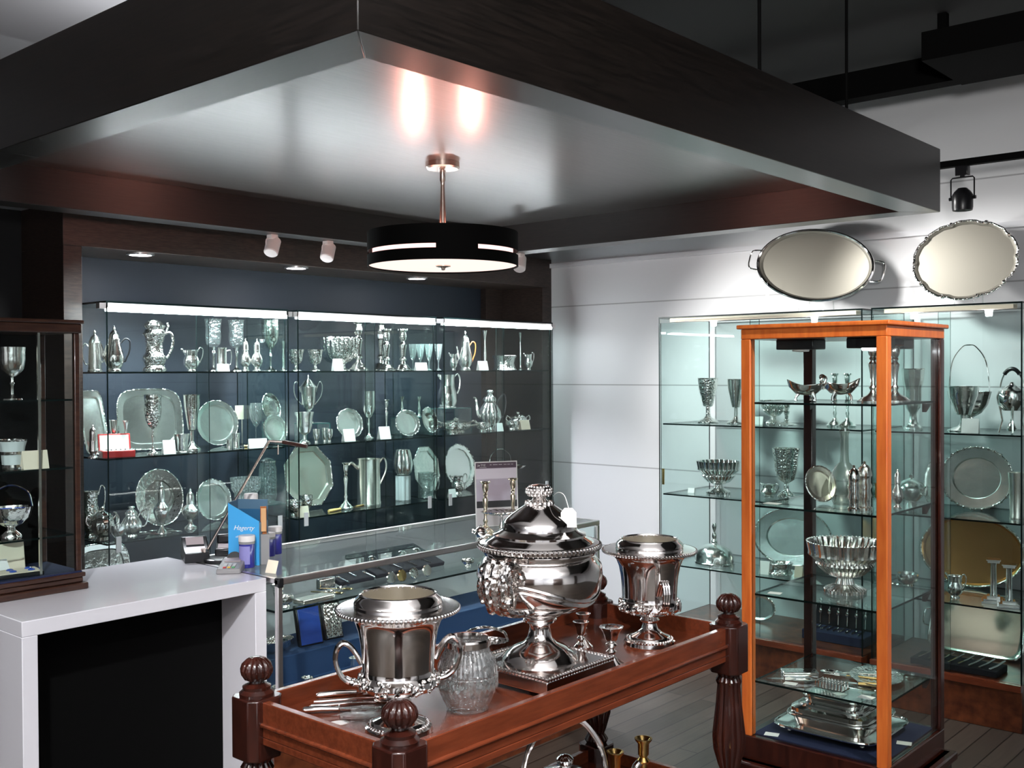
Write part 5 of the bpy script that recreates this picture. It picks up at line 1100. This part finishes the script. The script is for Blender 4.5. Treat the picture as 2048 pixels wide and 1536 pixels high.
MB().add([(-.042, -.075, 0), (.042, -.075, 0), (.042, .085, 0), (-.042, .085, 0), (-.04, -.075, .018), (.04, -.075, .018), (.04, .085, .034), (-.04, .085, .034)], [(3, 2, 1, 0), (0, 1, 5, 4), (4, 5, 6, 7), (7, 6, 2, 3), (1, 2, 6, 5), (0, 4, 7, 3)]).obj('body', PLG, t, bev=.004)
KM = Matrix.Translation((0, -.075, .0185)) @ Matrix.Rotation(.1, 4, 'X')
kq = MB()
for r_ in range(3):
    for c_ in range(3): kq.box(-.02+.015*c_, -.01+.015*c_, .026+.012*r_, .035+.012*r_, 0, .003, M=KM)
kq.obj('key', mat('pale_key', (.55, .55, .55), .5), t)
for c_, m_ in enumerate((RED, mat('yellow_key', (.8, .5, .05), .5), mat('green_key', (.1, .4, .15), .5))): MB().box(-.02+.015*c_, -.01+.015*c_, .012, .022, 0, .003, M=KM).obj('key', m_, t)
MB().box(-.028, .028, .09, .135, 0, .003, M=KM).obj('screen', PLP, t)
MB().lathe([(0, 0), (.026, 0), (.026, .004), (0, .004)], 24, M=Matrix.Translation((-.0, .06, .03)) @ Matrix.Rotation(1.1, 4, 'X')).obj('privacy_hood', BLK, t)
MB().box(-.0415, -.0405, -.06, -.015, .003, .016).obj('sticker', CARD, t)
p = od(448, 1113)
t = thing('card_terminal_dock', 'low dark terminal dock half hidden behind the blue display box', 'terminal dock', (2.29, 3.46, GZ), -.6)
MB().box(-.05, .05, -.08, .08, 0, .04).obj('body', BLK, t, bev=.006); MB().box(-.04, .04, -.07, .04, .04, .043).obj('screen', PLP, t)
MB().box(-.045, .045, .045, .078, .04, .075).obj('printer_lid', BLK, t, bev=.006)
# blue polish display box
t = thing('polish_display_box', 'bright blue cardboard display box with a slanted top and white script', 'display box', (2.21, 3.245, GZ), -1.0)
w, dp = .118, .085
MB().add([(-w/2, 0, 0), (w/2, 0, 0), (w/2, 0, .16), (-w/2, 0, .225)] + [(-w/2, .003, 0), (w/2, .003, 0), (w/2, .003, .16), (-w/2, .003, .225)], [(0, 1, 2, 3), (7, 6, 5, 4), (0, 4, 5, 1), (1, 5, 6, 2), (2, 6, 7, 3), (3, 7, 4, 0)]).obj('front_panel', CYAN, t)
MB().box(-w/2, -w/2+.003, .003, dp, 0, .228).box(w/2-.003, w/2, .003, dp, 0, .155).box(-w/2, w/2, dp-.003, dp, 0, .23).box(-w/2, w/2, .003, dp, 0, .003).obj('carton', mat('grey_blue_card', (.1, .2, .3), .5), t)
MB().prism([(-w/2+.004, .04), (w/2-.004, .04), (w/2-.004, .042), (-w/2+.004, .042)], .1, .2).obj('leaflets', mat('dark_blue_leaflet', (.02, .12, .25), .5), t)
text_mesh('Hagerty', .024, 'script_lettering', CARD, t, Matrix.Translation((0, -.0005, .128)) @ FRONT, .35)
text_mesh('silver care', .011, 'script_lettering', CARD, t, Matrix.Translation((-.008, -.0005, .1)) @ FRONT, .2)
def polish_jar(label, x, y, H, W, z=DZ, lab=True):
    t = thing('polish_jar', label, 'jar', (x, y, z), -.76, 'silver polish jars'); r = W/2
    MB().lathe([(0, 0), (r*.96, 0), (r, .003), (r, H*.8), (0, H*.8)], 32).obj('body', JARB, t)
    MB().lathe([(0, H*.74), (r*1.04, H*.74), (r*1.04, H*.82), (0, H*.82)], 32).obj('collar', PLG, t)
    MB().lathe([(0, H*.82), (r*1.05, H*.82), (r*1.06, H*.98), (r, H), (0, H)], 32).obj('lid', PLW, t)
    if lab: band(-150, -60, H*.12, H*.68, r+.0008, .001, 48).obj('paper_label', JARL, t)
polish_jar('blue jar with a white lid in front of the blue display box', 2.196, 3.205, .115, .056, GZ)
tag(MB().box(-.011, .011, -.006, .006, 0, .1).box(-.009, .009, -.016, -.006, .01, .095, 1).obj('polishing_brush', [TEAK, BRI], None, (2.275, 3.215, GZ+.11), (0, 0, -.6)), 'tan bristle brush standing at the right of the blue display box', 'brush')
tag(MB().box(-.02, .02, -.02, .02, 0, .11).obj('polish_carton', PLG, None, (2.275, 3.215, GZ), (0, 0, -.6)), 'grey carton carrying the brush at the right of the blue display box', 'carton')
polish_jar('dark blue polish jar behind the tan tag card', 2.43, 3.36, .105, .052, GZ, lab=False)
polish_jar('dark blue polish jar nearer the display box, behind the tag', 2.385, 3.335, .09, .045, GZ, lab=False)
polish_jar('dark blue polish jar rising behind the slanted box top', 2.36, 3.415, .235, .05, GZ, lab=False)
p = od(536, 1146)
tag(MB().prism([(-.021, 0), (.016, -.004), (.024, .04), (-.012, .046)], 0, .001, M=Matrix.Rotation(1.25, 4, 'X')).obj('tag_card', CREAM, None, (2.185, 3.045, GZ+.001), (0, 0, -.8)), 'tan swing tag card leaning on the glass counter corner', 'card')
# ================================================================== on the glass counter
p = oy(995, 1040, 3.17)
t = thing('poster', 'printed photo poster in a thin white frame on the glass counter', 'poster', (p.x, 3.17, GZ+.001), -.5)
w, H = .203, .292
MT = Matrix.Rotation(-.06, 4, 'X')
MB().box(-w/2, w/2, 0, .004, 0, H, M=MT).obj('board', CARD, t)
MB().box(-w/2+.005, w/2-.005, -.0008, 0, .03, H-.005, M=MT).obj('print', mat('mauve_print', (.5, .42, .5), .35, var=(9, (.62, .57, .66))), t)
MB().box(-w/2+.005, w/2-.005, -.0014, -.0008, H-.03, H-.005, M=MT).obj('header_bar', mat('header_plum', (.13, .09, .12), .4), t)
MB().box(-w/2+.005, w/2-.005, -.0014, -.0008, H-.078, H-.032, M=MT).obj('bright_window', mat('pale_mauve_print', (.85, .78, .86), .4), t)
MB().box(-w/2+.005, w/2-.005, -.0014, -.0008, .085, .115, M=MT).obj('dark_shelf', mat('dark_print', (.03, .03, .035), .4), t)
MB().box(-w/2+.005, w/2-.005, -.0014, -.0008, .005, .085, M=MT).obj('lower_print', mat('pale_grey_print', (.75, .72, .73), .4), t)
text_mesh('Jw TYZ', .012, 'heading', CARD, t, MT @ Matrix.Translation((-w/2+.032, -.0018, H-.02)) @ FRONT)
mb = MB()
for k, (x, l) in enumerate(((-.03, .008), (-.015, .022), (.012, .017), (.036, .014), (.054, .013), (.072, .01))): mb.box(x, x+l, -.0018, -.0014, H-.0165, H-.0135, M=MT)
mb.box(-w/2+.022, -w/2+.055, -.0018, -.0014, H-.0265, H-.0245, M=MT)
mb.obj('menu_line', mat('faint_white_print', (.6, .55, .58), .5), t)
def ctop(x, y, Y): q = oy(x, y, Y); return Vector((q.x, Y, GZ+.001))
for i, (x, lab) in enumerate(((971, 'left'), (1026, 'right'))):
    q = ctop(x, 1040, 3.06); turned('candlestick', 'ornate silver gilt candlestick before the poster, ' + lab + ' one', q, .085, .225, 0, m=mat('worn_gilt', (.9, .78, .6), .2, 1), group='candlesticks before the poster')
q = ctop(1003, 1050, 2.985)
t = thing('pierced_tazza', 'oval pierced silver tazza on a slender stem in front of the poster', 'tazza', q, -.4)
MB().lathe([(0, 0), (.045, 0), (.04, .006), (.015, .016), (.008, .03), (.011, .04), (.007, .05), (.007, .08), (.02, .088)], 32).obj('stem', SIL, t)
MB().lathe([(.02, .088), (.06, .09), (.09, .1), (.094, .104), (.088, .103), (.058, .094), (0, .092)], 48, sy=.62).obj('dish', SIL2, t)
q = ctop(966, 1050, 2.99); turned('sugar', 'small silver pot with a white tag left of the pierced tazza', (q.x-.02, 2.985, q.z), .055, .06, -.5, m=SIL)
# ================================================================== inside the glass counter
def gsh(x, y): q = oz(x, y, .833); return Vector((q.x, min(max(q.y, 2.985), 3.36), .833))
def gdk(x, y): q = oz(x, y, GB); return Vector((q.x, min(max(q.y, 2.98), 3.15), GB))
GCX = (GX0+GX1)/2
q = Vector((2.21, 3.0, .833)); turned('salt', 'tiny pierced silver dish at the left end of the counter shelf', q, .06, .04, 0, m=SIL2)
q = Vector((2.225, 3.06, .833)); turned('flared', 'small silver posy holder at the left end of the counter shelf', q, .045, .07, 0, m=SIL2)
t = thing('cigarette_box', 'flat pink toned silver box on the counter shelf', 'box', (2.33, 2.995, .833), .05); MB().box(-.07, .07, -.03, .03, 0, .012).obj('body', SIL3, t, bev=.003); MB().box(-.071, .071, -.031, .031, .012, .018).obj('lid', SIL3, t, bev=.003)
for i, (x, y) in enumerate(((2.4, 3.1), (2.45, 3.12))):
    flat('spoon', ('gilt salt spoon leaning in the counter, left one', 'gilt salt spoon leaning in the counter, right one')[i], x, y, .84, .14, -1.2+.2*i, m=GILT, group='gilt salt spoons')
for i in range(3): flat('spoon', 'silver dessert spoon lying in front of the gilt salt spoons, ' + ('first', 'second', 'third')[i] + ' from the left', 2.34+.07*i, 3.02+.015*i, .834, .15, .35+.1*i, group='dessert spoons on the counter shelf')
t = thing('card_case', 'pinkish engraved card case beside the black trays', 'case', (2.5, 3.14, .833), .1); MB().box(-.04, .04, -.012, .012, 0, .04).obj('body', ENG, t, bev=.004)
def velvet_tray(label, x, y, w, d, h=.035, rz=0, n=5, tilt=.25):
    t = thing('velvet_tray', label, 'tray', (x, y, .833), rz); M = Matrix.Rotation(tilt, 4, 'X')
    MB().box(-w/2, w/2, 0, d, 0, h*.5, M=M).obj('tray', VELK, t, bev=.003)
    for k in range(n): MB().ball((-w*.38+w*.76*k/max(1, n-1), d*(.35+.3*(k % 2)), h*.55), w*.05, 10, 5, .5, M=M).tube([(-w*.38+w*.76*k/max(1, n-1), d*(.35+.3*(k % 2))-.01, h*.55), (-w*.34+w*.76*k/max(1, n-1), d*(.3+.3*(k % 2))-.05, h*.55)], .003, 6, M=M).obj('spoon', SIL, t)
velvet_tray('black velvet tray with a few silver spoons, in the counter', 2.64, 3.12, .17, .12, n=3)
velvet_tray('large navy velvet case full of caddy spoons, in the counter', 2.93, 3.13, .38, .2, n=8, tilt=.3)
for i, (x, m_) in enumerate(((2.71, ENG), (2.765, GILT), (2.83, SIL2), (2.9, SIL3))):
    t = tag(MB().lathe([(.0, 0), (.021, 0), (.024, .004), (.021, .008), (.014, .007), (0, .006)], 20, M=Matrix.Rotation(PI/2-.2, 4, 'X')).obj('round_brooch', m_, None, (x, 3.01, .858)), ('round silver brooch propped at the front of the counter shelf, leftmost', 'round gilt brooch propped next to the silver one', 'larger round silver brooch with a beaded edge', 'plain oval silver locket at the right of the propped brooches')[i], 'brooch')
for i in range(5):
    x = 3.17+.1*i
    if i % 2: flat('spoon', ('', 'silver ladle spoon towards the right of the counter shelf', '', 'silver tea spoon at the far right of the counter shelf')[i], x, 3.06, .834, .13, .4)
    else: turned('salt', 'round silver salt on the counter shelf, ' + ('just right of the navy case', '', 'between two spoons', '', 'nearest its right end')[i], (x, 3.04, .833), .055, .03, 0, m=SIL2)
# lower level on the blue step
SZ = GB+.165
GB2 = Vector((0, 0, 0))
def stp(label, name, x, y, w, h, m_, par, rz=0, tilt=.25):
    t = thing(name, label, 'case', (x, y, SZ), rz); M = Matrix.Rotation(-tilt, 4, 'X')
    MB().box(-w/2, w/2, 0, .022, 0, h, M=M).obj('case', BLK, t, bev=.004)
    MB().box(-w/2+.006, w/2-.006, -.003, 0, .006, h-.006, M=M).obj('inset', m_, t, bev=.002)
    return t
stp('black case lined in glossy blue standing on the velvet step', 'jewel_case', 2.52, 3.25, .105, .16, BLUEG, None, -.12)
stp('black case with a bright silver card case standing on the velvet step', 'card_case_box', 2.64, 3.26, .085, .145, SIL2, None, -.12)
basket('little chased silver basket on the left of the velvet step', (2.37, 3.28, SZ), .15, .05, 0, bow=.05, m=SIL2, name='bread_basket', foot=False)
for i, x in enumerate((2.95, 3.1, 3.26)):
    q = (x, 3.25+.02*i, SZ)
    t = thing('oval_salt', 'oval silver salt with blue liner on the velvet step, ' + ('left', 'middle', 'right')[i] + ' of three', 'salt', q, .2, 'oval salts on the step')
    MB().lathe([(0, .004), (.02, .005), (.036, .018), (.042, .03), (.04, .03), (.03, .014), (0, .01)], 32, sx=1.35).obj('body', SIL2, t); MB().lathe([(.036, .027), (0, .024)], 24, sx=1.35).obj('liner', BLUEG, t)
    for a in (.8, 2.3, 3.9, 5.4): MB().ball((.035*math.cos(a), .024*math.sin(a), .005), .006, 6, 4).obj('foot', SIL, t)
# bottom of the counter
turned('goblet', 'small silver goblet at the bottom left of the glass counter', (2.28, 3.02, GB), .062, .1, 0)
t = thing('scroll_case', 'dark red leather roll with silver ends at the bottom of the counter', 'roll', (2.4, 3.03, GB+.014), .12)
M = Matrix.Rotation(PI/2, 4, 'Y')
MB().lathe([(0, -.05), (.013, -.05), (.013, .05), (0, .05)], 20, M=M).obj('roll', DRED, t)
for s in (-1, 1): MB().lathe([(0, 0), (.0135, 0), (.012, .012), (.007, .018), (.009, .024), (0, .028)], 16, M=Matrix.Translation((s*.05, 0, 0)) @ Matrix.Rotation(s*PI/2, 4, 'Y')).obj('silver_end', SIL, t)
for i, (x, y) in enumerate(((2.27, 3.13), (2.34, 3.12), (2.41, 3.14), (2.49, 3.13))):
    if i % 2: flat('spoon', ('silver caddy spoon on the blue deck behind the goblet', 'silver fruit spoon on the blue deck behind the red roll')[i//2], x, y, GB+.061, .1, .2)
    else: turned('salt', ('tiny chased dish on the blue deck at the left post', 'tiny chased dish on the blue deck behind the red roll')[i//2], (x, y, GB+.06), .05, .028, 0, m=SIL2)
flat('fork', 'silver pickle fork on the blue deck right of the red roll', 2.5, 3.04, GB+.001, .14, .3)
flat('spoon', 'silver sifter spoon on the blue deck behind the wine cooler', 2.62, 3.06, GB+.001, .16, .2)
for i in range(4): flat('spoon', 'silver spoon on the blue deck below the three oval salts, ' + ('first', 'second', 'third', 'fourth')[i] + ' from the left', 2.85+.13*i, 3.07, GB+.001, .13, .7, group='spoons on the blue deck')
for i in range(9):
    flat(('spoon', 'fork')[i % 2], 'silver ' + ('teaspoon', 'dessert fork')[i % 2] + ' along the back of the counter shelf, ' + ('first', 'second', 'third', 'fourth', 'fifth', 'sixth', 'seventh', 'eighth', 'ninth')[i] + ' from the left', 2.25+.14*i, 3.31+.02*(i % 2), .834, .13, .5+.15*(i % 3), group='row of flatware along the back of the counter shelf')
for i, x in enumerate((2.62, 2.76, 2.9)):
    turned('flared', 'little silver egg cup on the lower velvet tread, ' + ('left', 'middle', 'right')[i] + ' of three', (x, 3.12, GB+.06), .045, .06, 0, group='egg cups on the velvet tread')
# ================================================================== inside the dark case on the desk
def lc(x, y, Y): return oy(x, y, Y)
q = lc(24, 780, 3.42); turned('goblet', 'plain silver goblet on the top shelf of the dark desk case', (q.x, 3.42, 1.567), .083, .168, 0)
q = lc(25, 925, 3.4)
t = thing('fluted_beaker', 'frosted fluted beaker with silver mounts in the dark desk case', 'beaker', (q.x, 3.4, 1.347), 0)
MB().lathe([(0, .0), (.032, 0), (.034, .006), (.031, .014)], 32).obj('foot', SIL, t)
MB().lathe([(.03, .014), (.034, .06), (.042, .088), (.04, .088), (.03, .03), (0, .02)], 48, fl=10, amp=.05).obj('body', FRO, t)
MB().lathe([(.0405, .086), (.0445, .094), (.041, .094), (.039, .088)], 48, fl=10, amp=.04).obj('rim', SIL2, t)
MB().lathe([(.0345, .046), (.036, .05), (.037, .056), (.036, .056)], 40).obj('band', SIL2, t)
q = lc(72, 920, 3.34); card('cream description card right of the fluted beaker', (q.x, 3.35, 1.347), .078, .058, -.1, CREAM)
q = lc(22, 1055, 3.4); basket('silver sugar basket with a cobalt blue liner in the dark desk case', (q.x, 3.4, 1.13), .13, .165, -.3, bow=.42, liner=BLUEG, sy=.75, m=ENG, name='sugar_basket')
q = lc(40, 1155, 3.36)
t = thing('enamel_spoon_box', 'open cream lined box with blue enamelled coffee spoons', 'box', (1.43, 3.325, 1.01), -.12)
MB().box(-.085, .085, -.0, .09, 0, .014).obj('tray', BLK, t, bev=.003); MB().box(-.081, .081, .004, .086, .014, .016).obj('lining', CREAM, t)
for k in range(6): MB().ball((-.055+.055*(k % 3), .03+.033*(k//3), .0175), .0115, 12, 5, .4).obj('spoon_bowl', BLUEG, t)
MB().box(-.08, .06, .0, .01, 0, .105, M=Matrix.Translation((0, .1, .0)) @ Matrix.Rotation(-.2, 4, 'X')).obj('lid', CREAM, t, bev=.003)
tag(MB().box(-.02, .02, -.0008, .0008, 0, .036, M=Matrix.Rotation(-.5, 4, 'X')).obj('description_card', CARD, None, (1.425, 3.4, 1.028), (0, 0, .2)), 'small white card leaning inside the cream lined spoon box', 'card')

# chased basket on the trolley between the jar and the tureen
basket('chased silver sweetmeat basket on the trolley between the crystal jar and the tureen', (BASKET_SPOT.x-.02, min(BASKET_SPOT.y+.03, 1.6), TZ0), .105, .075, -.9, bow=.4, m=SIL2, name='sweetmeat_basket')
